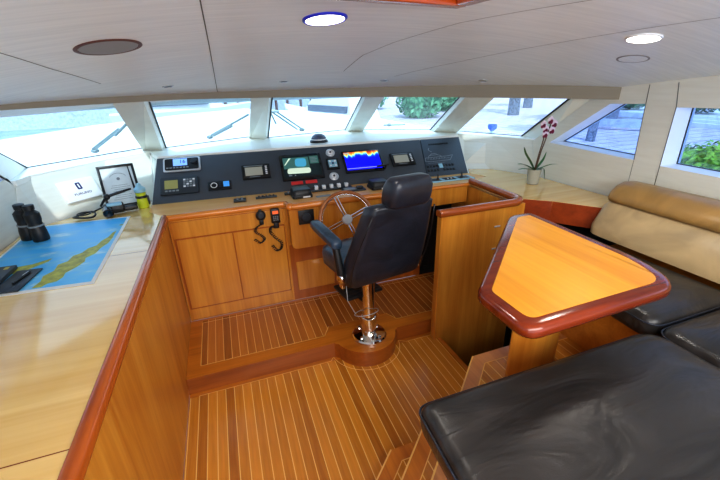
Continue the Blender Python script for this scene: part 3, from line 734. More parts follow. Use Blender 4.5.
t = inst('sonar_monitor', 1.812, 0.242, 'right large black monitor showing a vivid blue sonar picture', 'monitor')
lbox(t, 'bezel', -0.187, 0.187, -0.122, 0.122, 0, 0.022, M['black_gloss'], 0.004)
sc = lbox(t, 'screen', -0.17, 0.17, -0.1, 0.105, 0.0222, 0.023, M['scr_blue'])
b = lp(sc, 'sonar_echo', M['sonar']); b.box(-0.17, 0.17, 0.03, 0.105, 0.0232, 0.0238); b.end()
b = lp(sc, 'sonar_echo', M['scr_white']); b.box(-0.17, 0.17, -0.085, -0.081, 0.0232, 0.0238); b.end()
lbox(sc, 'menu_bar', -0.165, -0.115, 0.085, 0.1, 0.024, 0.0245, M['white_plastic'])
# gauges and the square pad between the monitors
for (u, v, lab) in ((1.525, 0.372, 'round gauge above the small square control pad'), (1.506, 0.105, 'round gauge below the small square control pad')):
    t = inst('round_gauge', u, v, lab, 'gauge', group='round silver gauges between the two monitors')
    b = lp(t, 'bezel', M['silver']); b.lathe([(0.042, 0), (0.042, 0.01), (0.032, 0.016), (0.024, 0.012), (0.024, 0.0)]); bz = b.end()
    b = lp(bz, 'dial', M['white_plastic']); b.lathe([(0.0235, 0.0), (0.0235, 0.011), (0.012, 0.0112), (0.012, 0.015), (0.001, 0.0152)]); b.end()
    b = lp(bz, 'centre_cap', M['dark_grey']); b.lathe([(0.009, 0.015), (0.009, 0.022), (0.001, 0.023)]); b.end()
t = inst('control_pad', 1.522, 0.242, 'small square white and blue control pad between the two monitors', 'control')
lbox(t, 'case', -0.058, 0.058, -0.06, 0.06, 0, 0.014, M['black'], 0.004)
lbox(t, 'pad', -0.04, 0.04, -0.04, 0.04, 0.0142, 0.018, M['pale_blue'], 0.004)
for (x, y) in ((-0.024, 0.024), (0.024, 0.024), (-0.024, -0.024), (0.024, -0.024), (0, 0)): lbox(t, 'button', x-0.009, x+0.009, y-0.009, y+0.009, 0.0182, 0.023, M['navy_ink'] if x == 0 else M['white_plastic'], 0.002)
# stalk light right of sonar
t = inst('panel_lamp', 1.98, 0.14, 'short black stalk lamp at the lower right corner of the sonar monitor', 'lamp')
b = lp(t, 'stalk', M['black']); b.tube([(0.03, 0, 0), (0.03, 0, 0.05)], 0.007, 8); b.tube([(-0.06, 0.0, 0.05), (0.05, 0.01, 0.055)], 0.01, 8); b.end()
# switch board contents
b = B()
for k in range(9): b.prism([(2.545+k*0.025, 0.378), (2.563+k*0.025, 0.378), (2.563+k*0.025, 0.392), (2.545+k*0.025, 0.392)], 0.0, 0.004, mat=PM)
b.done('warning_lights', M['black'], parent=sb, label='row of small black indicator lights')
b = B(); z = 0.0012
def ln(b, pts, w=0.0035):
    for i in range(len(pts)-1):
        a = Vector(pts[i]); c = Vector(pts[i+1]); d = (c-a).normalized(); q = Vector((-d.y, d.x))*w/2
        b.face([PM @ Vector((v.x, v.y, z)) for v in (a-q, c-q, c+q, a+q)])
ln(b, [(2.445, 0.185), (2.50, 0.175), (2.60, 0.175), (2.72, 0.18), (2.765, 0.235), (2.70, 0.228), (2.60, 0.225), (2.46, 0.222), (2.445, 0.185)])
ln(b, [(2.49, 0.225), (2.51, 0.25), (2.60, 0.252), (2.64, 0.23)]); ln(b, [(2.52, 0.252), (2.54, 0.268), (2.585, 0.268), (2.60, 0.252)])
ln(b, [(2.50, 0.20), (2.72, 0.205)], 0.002); ln(b, [(2.47, 0.155), (2.66, 0.155)], 0.002); ln(b, [(2.535, 0.34), (2.52, 0.32), (2.54, 0.30), (2.55, 0.29)], 0.004)
for k in range(7): ln(b, [(2.48+k*0.03, 0.205+0.004*(k % 2)), (2.495+k*0.03, 0.215)], 0.003)
b.done('yacht_outline', M['white_ink'], parent=sb, smooth=False, label='white line drawing of a yacht in profile')
for row, v0 in enumerate((0.118, 0.068)):
    for k in range(9):
        if k == 4: continue
        b = B(); u0 = 2.44+k*0.034 - row*0.006; b.prism([(u0, v0-0.011), (u0+0.022, v0-0.011), (u0+0.022, v0+0.011), (u0, v0+0.011)], 0, 0.007, bev=0.001, mat=PM)
        b.done('rocker_switch', M['black'], parent=sb)
b = B(); b.prism([(2.57, 0.09), (2.61, 0.09), (2.61, 0.14), (2.57, 0.14)], 0, 0.006, mat=PM); b.done('key_display', M['pale_blue'], parent=sb, label='small pale blue display')

# things standing on the console top
def plate(name, cx, cy, w, d, rz, lab, cat, mat, keys=0, kmat=None, h=0.008, z=CT, ks=0.007, kh=0.01):
    t = empty(name, (cx, cy, z), lab, cat, rot=(0, 0, rz))
    lbox(t, 'base', -w/2, w/2, -d/2, d/2, 0, h, mat, 0.0015)
    for k in range(keys):
        x = -w/2+0.012+(w-0.024)*(k+0.5)/keys
        lbox(t, 'switch', x-ks, x+ks, -d*0.22, d*0.22, h+0.0003, h+kh, kmat, 0.001)
    return t
plate('switch_plate', 0.06, 3.05, 0.095, 0.075, -0.05, 'leftmost small black switch plate on the console top', 'switch', M['black'], 2, M['grey'], 0.014)
plate('switch_plate', 0.27, 3.055, 0.17, 0.035, -0.05, 'long grey switch plate second from the left on the console top', 'switch', M['dark_grey'], 5, M['black'], 0.012)
plate('switch_plate', 0.50, 3.075, 0.155, 0.05, -0.05, 'black three button plate just left of the red labels', 'switch', M['black'], 3, M['grey'], 0.014)
for u0, lab in ((1.165, 'left red label at the foot of the instrument panel'), (1.292, 'right red label at the foot of the instrument panel')):
    b = B(); b.prism([(u0-0.052, 0.055), (u0+0.052, 0.055), (u0+0.052, 0.088), (u0-0.052, 0.088)], 0.001, 0.012, bev=0.003, mat=PM)
    b.done('red_label', M['red'], label=lab, cat='label', group='red labels under the left monitor')
def throttle(cx, cy, w, d, lab):
    t = empty('engine_control', (cx, cy, CT), lab, 'control', group='black covered engine controls')
    b = lp(t, 'base', M['black']); b.prism(roundpoly([(-w/2, -d/2), (w/2, -d/2), (w/2, d/2), (-w/2, d/2)], 0.02), 0, 0.025, bev=0.004); b.end()
    b = lp(t, 'cover', M['black'])
    b.loft([[(x*s_, y*s_, z_) for x, y in roundpoly([(-w/2, -d/2), (w/2, -d/2), (w/2, d/2), (-w/2, d/2)], 0.035)] for s_, z_ in ((0.96, 0.026), (0.93, 0.055), (0.82, 0.068), (0.6, 0.072))]); b.end()
    lbox(t, 'name_plate', 0.0, w*0.36, -d/2-0.004, -d/2-0.0005, 0.006, 0.018, M['white_plastic'])
throttle(0.545, 2.985, 0.165, 0.17, 'large black covered engine control left of the wheel')
throttle(1.225, 2.95, 0.17, 0.15, 'black covered engine control right of the wheel beside the headrest')
t = plate('toggle_switch_row', 0.835, 3.08, 0.36, 0.085, -0.04, 'row of white toggle switches on a black strip behind the wheel', 'switch', M['black'], 5, M['white_plastic'], 0.014, ks=0.014, kh=0.03)
t = plate('key_tray', 1.0, 2.97, 0.2, 0.09, -0.04, 'dark tray of keys on the console top above the wheel rim', 'control', M['dark_grey'], 0, None, 0.012)
lbox(t, 'lid', -0.085, 0.02, -0.03, 0.03, 0.0122, 0.02, M['grey'], 0.002); lbox(t, 'lever', 0.03, 0.085, -0.02, 0.02, 0.0122, 0.03, M['black'], 0.004)
t = plate('name_plate', 0.715, 2.90, 0.125, 0.045, 0.02, 'small brushed metal plate in front of the toggle switches', 'plate', M['grey'], 0, None, 0.004)
# right-hand grey control strips
t = empty('thruster_panel', (1.93, 2.93, CT), 'pale grey control strip with joysticks below the switch board', 'control', rot=(0, 0, -0.04))
lbox(t, 'base', -0.22, 0.24, -0.055, 0.065, 0, 0.01, M['pale_blue'], 0.002)
for x in (-0.15, 0.0, 0.15): lbox(t, 'dark_inset', x-0.055, x+0.055, -0.035, 0.045, 0.0102, 0.012, M['dark_grey'])
for x in (-0.12, 0.13):
    b = lp(t, 'joystick', M['black']); b.lathe([(0.018, 0.012), (0.008, 0.03), (0.006, 0.05), (0.013, 0.058), (0.001, 0.066)], (x, 0, 0), 12); b.end()
for k in range(5): lbox(t, 'button', -0.04+k*0.018, -0.028+k*0.018, -0.01, 0.01, 0.0122, 0.018, M['white_plastic'] if k % 2 else M['black'], 0.001)
# square socket on the pod
t = empty('rudder_gauge', (0.53, 2.767, 0.925), 'square black gauge set in the pod left of the wheel', 'gauge')
lbox(t, 'plate', -0.062, 0.062, -0.012, 0, -0.058, 0.058, M['black'], 0.003)
b = lp(t, 'dial', M['dark_grey']); b.lathe([(0.035, 0), (0.033, 0.008), (0.02, 0.01), (0.001, 0.01)], mat=Matrix.Translation((0, -0.012, 0)) @ Matrix.Rotation(PI/2, 4, 'X')); b.end()

# hand microphones
def coil(pts, turns, r):
    P = []; n = turns*10; V_ = [Vector(p) for p in pts]
    L_ = len(V_)-1
    for i in range(n+1):
        t = i/n*L_; k = min(int(t), L_-1); f = t-k
        p0, p1, p2, p3 = V_[max(k-1, 0)], V_[k], V_[k+1], V_[min(k+2, L_)]
        q = 0.5*((2*p1)+(p2-p0)*f+(2*p0-5*p1+4*p2-p3)*f*f+(3*p1-p0-3*p2+p3)*f**3)
        a = 2*PI*i/10; P.append((q.x+r*math.cos(a), q.y+r*math.sin(a), q.z+r*0.3*math.cos(a)))
    return P
t = empty('hand_microphone', (0.19, 2.855, 0.96), 'round black hand microphone, the left one hanging on the console', 'microphone')
b = lp(t, 'body', M['black']); b.ball((0, -0.02, 0.0), 0.038, 0.018, 0.042); b.box(-0.016, 0.016, -0.03, -0.008, -0.075, -0.03, 0.006); b.end()
b = lp(t, 'clip', M['black']); b.box(-0.012, 0.012, -0.008, 0.003, -0.01, 0.045, 0.002); b.end()
b = lp(t, 'grille', M['dark_grey']); b.lathe([(0.022, 0), (0.02, 0.003), (0.001, 0.003)], mat=Matrix.Translation((0, -0.0375, 0.004)) @ Matrix.Rotation(PI/2, 4, 'X')); b.end()
b = lp(t, 'cord', M['black']); b.tube(coil([(0.0, -0.02, -0.07), (-0.045, -0.02, -0.095), (-0.05, -0.022, -0.13), (-0.01, -0.02, -0.165), (0.005, -0.02, -0.20), (-0.03, -0.02, -0.225), (-0.07, -0.015, -0.19)], 20, 0.009), 0.0032, 5); b.end()
t = empty('radio_handset', (0.30, 2.855, 0.945), 'black radio handset with orange display hanging right of the round microphone', 'microphone')
b = lp(t, 'body', M['black']); b.box(-0.034, 0.034, -0.035, -0.006, -0.062, 0.06, 0.01); b.box(-0.02, 0.02, -0.032, -0.01, -0.105, -0.055, 0.007); hb = b.end()
lbox(hb, 'display', -0.022, 0.024, -0.0375, -0.0352, 0.018, 0.044, M['orange_lcd'])
for r_ in range(3):
    for c_ in range(3): lbox(hb, 'key', -0.02+c_*0.015, -0.010+c_*0.015, -0.0385, -0.0352, -0.008-r_*0.014, 0.001-r_*0.014, M['grey'], 0.001)
lbox(t, 'hook', -0.012, 0.012, -0.006, 0.003, 0.0, 0.04, M['black'], 0.002)
b = lp(t, 'cord', M['black']); b.tube(coil([(0.0, -0.02, -0.10), (-0.04, -0.022, -0.09), (-0.05, -0.022, -0.13), (-0.02, -0.022, -0.18), (0.025, -0.022, -0.235), (0.015, -0.022, -0.285), (-0.02, -0.02, -0.295), (-0.05, -0.018, -0.25)], 26, 0.010), 0.0035, 5); b.end()

# steering wheel
ax = Vector((0, -math.cos(0.35), math.sin(0.35)))
wm = Matrix.Translation((0.815, 2.60, 0.915)) @ Matrix.Rotation(PI/2-0.35, 4, 'X')
t = empty('steering_wheel', mat=wm, label='wooden rimmed ship steering wheel with chrome spokes in front of the pod', cat='wheel')
b = lp(t, 'rim', M['rim_wood'], ang=2); b.tube([(x, y, 0) for x, y in circ(0, 0, 0.212, 48)], 0.0145, 10, closed=True); rm = b.end()
b = lp(rm, 'rim_ring', M['chrome'], ang=2); b.tube([(x, y, -0.006) for x, y in circ(0, 0, 0.197, 48)], 0.006, 8, closed=True); b.end()
for k in range(4):
    a = math.radians(20+90*k); b = lp(t, 'spoke', M['chrome'])
    for s_ in (-1, 1):
        d = Vector((math.cos(a), math.sin(a), 0)); q = Vector((-d.y, d.x, 0))*0.011*s_
        b.tube([tuple(d*0.03+q+Vector((0, 0, 0.01))), tuple(d*0.2+q*1.1)], 0.0048, 8)
    b.end()
b = lp(t, 'hub', M['silver']); b.lathe([(0.03, -0.012), (0.04, -0.004), (0.04, 0.016), (0.034, 0.022), (0.001, 0.024)]); b.end()
b = lp(t, 'shaft', M['chrome']); b.tube([(0, 0, -0.17), (0, 0, -0.01)], 0.016, 12); b.end()

# ------------------------------------------------------------------ starboard partition and counter
sp = empty('helm_partition', (1.7, 2.1, 0), 'waist high orange wood partition right of the helm chair with a rounded cap rail', 'partition')
b = B(); b.box(1.345, 2.05, 2.085, 2.125, -0.86, CT); b.done('aft_panel', M['teak'], parent=sp)
b = B(); b.box(1.33, 1.344, 2.078, 2.135, -0.5, CT+0.0, 0.004, 1); b.done('end_post', M['teak'], parent=sp)
b = B(); b.box(2.035, 2.06, 2.126, 3.015, 0.0, CT-0.036); b.done('side_panel', M['teak'], parent=sp)
b = B()
path = [(1.318, 2.10), (1.95, 2.10)] + [(1.95+0.10*math.sin(a), 2.20-0.10*math.cos(a)) for a in (0.3, 0.6, 0.9, 1.2, 1.5)] + [(2.05, 2.77)]
rings = []
for i, (x, y) in enumerate(path):
    a = Vector(path[max(i-1, 0)]); c = Vector(path[min(i+1, len(path)-1)]); d = (c-a).normalized(); q = Vector((d.y, -d.x)); h = 1.0
    wd = 0.033 if i < 2 else (0.033 if i < 7 else 0.022)
    rings.append([(x+q.x*u*wd, y+q.y*u*wd, CT+0.004+v) for u, v in ((-1, 0), (-1.05, 0.015), (-0.8, 0.03), (-0.3, 0.036), (0.3, 0.036), (0.8, 0.03), (1.05, 0.015), (1, 0), (0.8, -0.012), (-0.8, -0.012))])
b.loft(rings); b.done('cap_rail', M['cap_rail'], parent=sp, ang=1.2, label='glossy reddish rounded cap rail')
for zz in (0.88, 0.70):
    b = B(); b.box(1.79, 1.84, 2.079, 2.086, zz, zz+0.012, 0.002, 1); b.done('catch', M['silver'], parent=sp)

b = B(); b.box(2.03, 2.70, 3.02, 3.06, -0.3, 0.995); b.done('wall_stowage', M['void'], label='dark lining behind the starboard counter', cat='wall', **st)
sc_ = empty('side_counter', (2.5, 2.3, 0), 'starboard light maple counter carrying the orchid, with a reddish fascia', 'counter')
poly = [(2.062, 2.80), (2.062, 2.215), (2.10, 2.19), (2.256, 2.048), (2.46, 1.775), (2.735, 1.775), (2.735, 2.74), (2.555, 3.145), (2.36, 3.24), (2.255, 3.08), (2.31, 2.89)]
b = B(); b.prism(poly[::-1], CT-0.035, CT); b.done('countertop', M['maple'], parent=sc_)
b = B()
fp = [(2.075, 2.205), (2.262, 2.04), (2.45, 1.78)]
for i in range(2):
    (xa, ya), (xb, yb) = fp[i], fp[i+1]
    b.hexa([(xa, ya, 0.87), (xb, yb, 0.87), (xb, yb, CT-0.002), (xa, ya, CT-0.002)], [(xa+0.02, ya+0.02, 0.87), (xb+0.02, yb+0.02, 0.87), (xb+0.02, yb+0.02, CT-0.002), (xa+0.02, ya+0.02, CT-0.002)])
b.done('fascia', M['cherry'], parent=sc_, smooth=False, label='reddish cherry wood fascia')
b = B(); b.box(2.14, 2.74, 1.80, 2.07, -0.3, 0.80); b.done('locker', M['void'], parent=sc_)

# ------------------------------------------------------------------ dinette table
tp = [(0.862, 0.775), (1.64, 0.79), (1.73, 0.99), (1.755, 1.735), (1.59, 1.735), (0.862, 1.06)]
tt = empty('dinette_table', (1.42, 1.25, 0.42), 'amber topped dinette table with a thick glossy mahogany edge', 'table')
ol = roundpoly(tp, [0.07, 0.10, 0.14, 0.04, 0.06, 0.05], 6)
n_ = len(ol)
def ring(off, z):
    o2 = roundpoly(offset(tp, off), [max(0.01, r-off*0.5) for r in (0.07, 0.10, 0.14, 0.04, 0.06, 0.05)], 6)
    return [(x, y, z) for x, y in o2]
TZ = 1.118
b = B(); b.loft([ring(0.03, TZ-0.055), ring(0.008, TZ-0.052), ring(0.0, TZ-0.04), ring(0.0, TZ-0.018), ring(0.008, TZ-0.003), ring(0.022, TZ+0.002), ring(0.052, TZ)], cap=True)
b.done('edge_band', M['mahogany'], parent=tt, ang=1.0, label='thick rounded mahogany edge')
b = B(); b.prism([(x, y) for x, y, z in ring(0.053, 0)], TZ-0.01, TZ+0.0015); b.done('tabletop', M['table'], parent=tt, label='amber veneer top')
b = B(); pd = roundpoly([(1.235, 1.215), (1.36, 1.115), (1.58, 1.20), (1.60, 1.36), (1.445, 1.405)], [0.02, 0.09, 0.06, 0.04, 0.02], 8)
b.prism(pd, 0.4215, TZ-0.056); b.done('pedestal', M['teak'], parent=tt, label='broad rounded wooden pedestal')

# ------------------------------------------------------------------ settee
se = empty('corner_settee', (1.8, 0.8, 0.42), 'L-shaped built-in settee base with orange wood front panels', 'settee')
b = B(); b.box(0.80, 1.70, -0.3, 0.74, 0.4215, 0.74); b.box(1.70, 1.80, -0.3, 0.80, 0.4215, 0.74); b.box(1.80, 2.74, -0.3, 1.74, 0.4215, 0.74)
b.done('base', M['teak_x'], parent=se)
def cushion(name, pts, z0, z1, rads, lab, mat, crown=0.015, bev=0.035, group='dark leather seat cushions of the settee'):
    t = empty(name, (sum(p[0] for p in pts)/len(pts), sum(p[1] for p in pts)/len(pts), z0), lab, 'cushion', group)
    def rg(off, z):
        return [(x, y, z) for x, y in roundpoly(offset(pts, off), [max(0.01, r-off*0.3) for r in rads], 7)]
    b = B(); h = z1-z0
    b.loft([rg(0.03, z0), rg(0.006, z0+0.012), rg(0.0, z0+h*0.35), rg(0.0, z0+h*0.62), rg(0.006, z0+h*0.82), rg(0.022, z1-0.006), rg(0.045, z1), rg(0.12, z1+crown*0.6), rg(0.22, z1+crown)])
    o = b.done('cushion_cover', mat, parent=t, ang=1.3)
    b = B(); P = [(x, y, z0+h*0.72) for x, y, z in rg(-0.002, 0)]; b.tube(P, 0.0045, 6, closed=True); b.done('piping', M['leather_blue'], parent=o, ang=2)
    return t
cushion('seat_cushion', [(0.44, -0.25), (1.665, -0.25), (1.67, 0.862), (0.50, 0.862)], 0.742, 0.865, [0.08, 0.08, 0.10, 0.05], 'large wrinkled dark leather seat cushion nearest the camera', M['leather'])
cushion('seat_cushion', [(1.69, -0.25), (2.33, -0.25), (2.33, 0.85), (1.69, 0.85)], 0.742, 0.862, [0.05, 0.05, 0.05, 0.09], 'dark leather corner seat cushion at the right edge of the picture', M['leather'])
cushion('seat_cushion', [(1.72, 0.872), (2.33, 0.872), (2.33, 1.79), (1.80, 1.79)], 0.742, 0.862, [0.09, 0.04, 0.05, 0.05], 'dark leather seat cushion under the tan backrest behind the table', M['leather'])
bk = empty('back_cushion', (2.5, 0.9, 0.86), 'padded tan leather backrest along the starboard wall with a rolled top', 'backrest')
def backroll(name, prof, mat, lab):
    b = B(); rings = []
    for y, s_ in ((-0.25, 1), (1.66, 1.0), (1.72, 0.985), (1.75, 0.93), (1.762, 0.82)):
        cx = sum(p[0] for p in prof)/len(prof); cz_ = sum(p[1] for p in prof)/len(prof)
        rings.append([(cx+(x-cx)*s_, y, cz_+(z-cz_)*s_) for x, z in prof])
    b.loft(rings); return b.done(name, mat, parent=bk, ang=1.2, label=lab)
backroll('back_pad', [(2.335, 0.875), (2.335, 0.93), (2.37, 0.99), (2.43, 1.085), (2.47, 1.10), (2.60, 1.09), (2.62, 0.98), (2.60, 0.875), (2.45, 0.868)], M['tan'], 'pale tan lower pad')
backroll('top_roll', [(2.44, 1.098), (2.428, 1.125), (2.445, 1.16), (2.49, 1.20), (2.56, 1.225), (2.64, 1.22), (2.70, 1.18), (2.715, 1.12), (2.70, 1.096), (2.55, 1.098)], M['tan_top'], 'darker golden tan rolled top')
# shelf behind backrest
b = B(); b.box(2.72, 2.747, -0.3, 1.74, 0.742, 1.0); b.done('back_locker', M['teak'], parent=se)

# ------------------------------------------------------------------ helm chair
ch = empty('helm_chair', (0.82, 2.17, HP+0.0005), 'dark navy leather helm chair on a chrome pedestal facing the console', 'chair', rot=(0, 0, math.radians(10)))
b = lp(ch, 'base_plate', M['chrome']); b.lathe([(0.13, 0), (0.13, 0.012), (0.12, 0.022), (0.07, 0.028), (0.001, 0.028)], n=40); b.end()
b = lp(ch, 'pedestal', M['brass_chrome']); b.lathe([(0.058, 0.029), (0.058, 0.17), (0.054, 0.175), (0.046, 0.178), (0.046, 0.52), (0.09, 0.55), (0.09, 0.575)], n=32); b.end()
for k in range(4):
    a = 2*PI*k/4+0.4; b = lp(ch, 'bolt', M['chrome']); b.lathe([(0.011, 0.024), (0.011, 0.036), (0.001, 0.04)], (0.095*math.cos(a), 0.095*math.sin(a), 0), 8); b.end()
b = lp(ch, 'release_ring', M['silver'], ang=2); b.tube([(0.09*math.cos(a)-0.02, 0.08*math.sin(a), 0.21-0.03*math.sin(a*1)) for a in [2*PI*k/24 for k in range(24)]], 0.003, 6, closed=True); b.tube([(-0.10, 0.02, 0.21), (-0.13, 0.08, 0.30), (-0.12, 0.12, 0.47)], 0.003, 6); b.end()
b = lp(ch, 'footrest', M['black']); b.box(-0.12, 0.19, 0.10, 0.34, 0.275, 0.30, 0.01)
b.box(-0.03, 0.03, 0.04, 0.14, 0.275, 0.295, 0.004)
for k in range(5): b.box(-0.09, 0.16, 0.125+k*0.042, 0.138+k*0.042, 0.30, 0.306, 0.002)
b.end()
def rbox(name, w0, w1, z0, z1, y0, y1, lean, mat, r=0.05, rings=6, bulge=0.02, ang=1.2):
    """upright padded slab: width w0 at z0 to w1 at z1, thickness y0..y1, leaning back by lean"""
    b = lp(ch, name, mat, ang=ang); R = []
    for i in range(rings+1):
        t_ = i/rings; e = 0.0
        s_ = 1.0 - (0.12 if i in (0, rings) else (0.03 if i in (1, rings-1) else 0)); w = (w0*(1-t_)+w1*t_)*s_; z = z0+(z1-z0)*(0.02 + 0.96*t_)
        oy = -lean*t_; th = (y1-y0)*s_; mid = (y0+y1)/2+oy
        R.append([(x, mid+y, z) for x, y in roundpoly([(-w/2, -th/2), (w/2, -th/2), (w/2, th/2), (-w/2, th/2)], min(r, th*0.49), 6)])
    b.loft(R); return b.end()
# seat
b = lp(ch, 'seat', M['leather_arm'], ang=1.2); R = []
sp_ = [(-0.245, -0.20), (0.245, -0.20), (0.25, 0.26), (-0.25, 0.26)]
for off, z in ((0.03, 0.575), (0.005, 0.59), (0.0, 0.66), (0.006, 0.70), (0.03, 0.72), (0.09, 0.728)):
    R.append([(x, y, z) for x, y in roundpoly(offset(sp_, off), 0.07, 6)])
b.loft(R); b.end()
RC = 0.26
# shell back : wide wings at the bottom, narrow shoulders
b = lp(ch, 'backrest', M['leather_blue'], ang=1.2, lab='tapered dark leather backrest'); R = []
for z, w, yc, th, cr in ((0.585, 0.48, -0.20, 0.07, 0.01), (0.60, 0.54, -0.20, 0.11, 0.015), (0.67, 0.565, -0.205, 0.125, 0.02), (0.75, 0.555, -0.215, 0.12, 0.02), (0.86, 0.52, -0.235, 0.115, 0.02), (0.96, 0.485, -0.25, 0.11, 0.02), (1.05, 0.445, -0.262, 0.11, 0.02), (1.088, 0.42, -0.268, 0.10, 0.02), (1.105, 0.37, -0.27, 0.06, 0.01)):
    pr = roundpoly([(-w/2, yc-th/2), (w/2, yc-th/2), (w/2, yc+th/2), (-w/2, yc+th/2)], [0.05, 0.05, 0.04, 0.04], 6) if th > 0.1 else roundpoly([(-w/2, yc-th/2), (w/2, yc-th/2), (w/2, yc+th/2), (-w/2, yc+th/2)], 0.028, 6)
    R.append([(x, y+cr*4*(x/ w)**2*1.6-RC*max(0, z-0.62), z+0.045*max(0, (z-0.62)/0.45)) for x, y in pr])
b.loft(R); b.end()
for s_ in (-1, 1):
    b = lp(ch, 'piping', M['black'], ang=2); b.tube([(s_*w*0.5*0.97, y-RC*max(0, z-0.62), z+0.045*max(0, (z-0.62)/0.45)) for z, w, y in ((0.62, 0.555, -0.235), (0.74, 0.56, -0.25), (0.86, 0.535, -0.268), (0.96, 0.487, -0.284), (1.06, 0.437, -0.295))], 0.004, 6); b.end()
b = lp(ch, 'headrest', M['leather_blue'], ang=1.2, lab='thick rounded headrest'); R = []
for z, w, th in ((1.112, 0.20, 0.08), (1.117, 0.245, 0.12), (1.135, 0.27, 0.14), (1.18, 0.275, 0.145), (1.225, 0.27, 0.14), (1.255, 0.25, 0.12), (1.275, 0.22, 0.09), (1.28, 0.15, 0.04)):
    R.append([(x, y-0.405-0.2*(z-1.08), z+0.03) for x, y in roundpoly([(-w/2, -th/2), (w/2, -th/2), (w/2, th/2), (-w/2, th/2)], th*0.38, 6)])
b.loft(R); b.end()
for s_ in (-1, 1):
    b = lp(ch, 'armrest', M['leather_arm'], ang=1.2, lab='padded armrest'); R = []
    for y, w, h in ((-0.19, 0.03, 0.02), (-0.185, 0.06, 0.05), (-0.16, 0.07, 0.06), (0.0, 0.073, 0.06), (0.10, 0.073, 0.058), (0.145, 0.065, 0.05), (0.16, 0.03, 0.02)):
        R.append([(s_*0.315+x, y, 0.905+0.10*y+z) for x, z in roundpoly([(-w/2, -h/2), (w/2, -h/2), (w/2, h/2), (-w/2, h/2)], h*0.4, 4)])
    b.loft(R); arm = b.end()
    b = lp(arm, 'bracket', M['black'], ang=1.2); b.tube([(s_*0.31, -0.14, 0.87), (s_*0.305, -0.16, 0.78), (s_*0.295, -0.17, 0.68)], [0.022, 0.024, 0.026], 10); b.end()
    b = lp(ch, 'hinge', M['chrome'], ang=1.2); b.ball((s_*0.30, -0.17, 0.655), 0.02, 0.035, 0.035); b.box(s_*0.295-0.012, s_*0.295+0.012, -0.20, -0.155, 0.59, 0.655, 0.006); b.end()

# ------------------------------------------------------------------ things on the chart table
t = empty('nautical_chart', (-0.98, 2.45, CT+0.001), 'large blue nautical chart with green land spread on the port counter', 'chart')
b = B(); b.prism([(-1.27, 1.955), (-0.685, 1.915), (-0.712, 2.985), (-1.245, 3.0), (-1.29, 2.87)], CT+0.0008, CT+0.0022); sheet = b.done('sheet', M['paper'], parent=t, label='white paper margin')
b = B(); b.prism([(-1.26, 1.985), (-0.705, 1.945), (-0.73, 2.965), (-1.235, 2.98), (-1.275, 2.86)], CT+0.0024, CT+0.0028); b.done('sea_print', M['sea'], parent=sheet)
b = B(); L1_ = [(-0.955, 1.975), (-0.915, 1.97), (-0.90, 2.0), (-0.865, 2.01), (-0.85, 2.05), (-0.855, 2.10), (-0.82, 2.16), (-0.80, 2.22), (-0.81, 2.27), (-0.775, 2.32), (-0.765, 2.40), (-0.742, 2.47), (-0.738, 2.56), (-0.742, 2.68), (-0.757, 2.66), (-0.765, 2.58), (-0.79, 2.52), (-0.80, 2.45), (-0.835, 2.42), (-0.85, 2.36), (-0.885, 2.33), (-0.89, 2.26), (-0.925, 2.23), (-0.92, 2.15), (-0.95, 2.10), (-0.94, 2.04)]
b.prism(L1_, CT+0.003, CT+0.0034); b.prism([(-1.19, 2.2), (-1.08, 2.19), (-0.99, 2.30), (-0.985, 2.34), (-1.06, 2.29), (-1.14, 2.28)], CT+0.003, CT+0.0034); b.prism(circ(-0.735, 2.80, 0.012, 8), CT+0.003, CT+0.0034)
b.done('land_print', M['land'], parent=sheet, smooth=False)
# binoculars standing on the chart corner
t = empty('binoculars', (-1.19, 2.72, CT+0.003), 'black binoculars standing upright on the chart against the port wall', 'binoculars', rot=(0, 0, math.radians(-35))); t.scale = (1.15, 1.15, 1.15)
for s_, sh in ((-1, 0.0), (1, 0.0)):
    b = lp(t, 'barrel', M['black'], ang=0.7)
    mt = Matrix.Translation((s_*0.043, 0, 0)) @ Matrix.Rotation(s_*-0.05, 4, 'Y')
    b.lathe([(0.036, 0.0), (0.038, 0.004), (0.037, 0.05), (0.033, 0.08), (0.031, 0.10), (0.035, 0.115), (0.036, 0.15), (0.022, 0.165), (0.020, 0.17), (0.024, 0.172), (0.025, 0.195), (0.02, 0.198)], mat=mt, n=24); br = b.end()
    b = lp(br, 'objective_ring', M['grey']); b.lathe([(0.0335, 0.078), (0.036, 0.080), (0.036, 0.086), (0.0335, 0.088)], mat=mt, n=24); b.end()
b = lp(t, 'bridge', M['black']); b.box(-0.04, 0.04, -0.02, 0.02, 0.11, 0.155, 0.012); b.tube([(0, 0, 0.10), (0, 0, 0.18)], 0.014, 10); b.end()
# notebook + tablet with pen
t = empty('notebook', (-1.15, 2.12, CT+0.004), 'dark notebook with gold lettering on the near left of the chart', 'notebook', rot=(0, 0, math.radians(0)))
b = lp(t, 'cover', M['dark_grey']); b.box(-0.13, 0.04, -0.12, 0.14, 0.0, 0.022, 0.004); b.end()
lbox(t, 'pages', -0.125, 0.036, -0.1215, 0.135, 0.004, 0.018, M['paper'])
lbox(t, 'gold_stamp', -0.10, -0.02, -0.02, 0.03, 0.0222, 0.023, M['gold']); lbox(t, 'gold_stamp', 0.0, 0.02, 0.09, 0.12, 0.0222, 0.023, M['gold'])
t = empty('clipboard', (-1.04, 2.07, CT+0.004), 'slim blue grey pad beside the notebook with a pen on it', 'pad', rot=(0, 0, math.radians(-4)))
lbox(t, 'board', -0.062, 0.05, -0.11, 0.13, 0, 0.008, M['dark_grey'], 0.002)
t = empty('pen', (-1.03, 2.09, CT+0.0125), 'dark ballpoint pen lying on the slim pad', 'pen', rot=(0, 0, math.radians(78)))
b = lp(t, 'barrel', M['black']); b.tube([(-0.06, 0, 0.006), (0.06, 0, 0.006)], 0.006, 8); b.end()
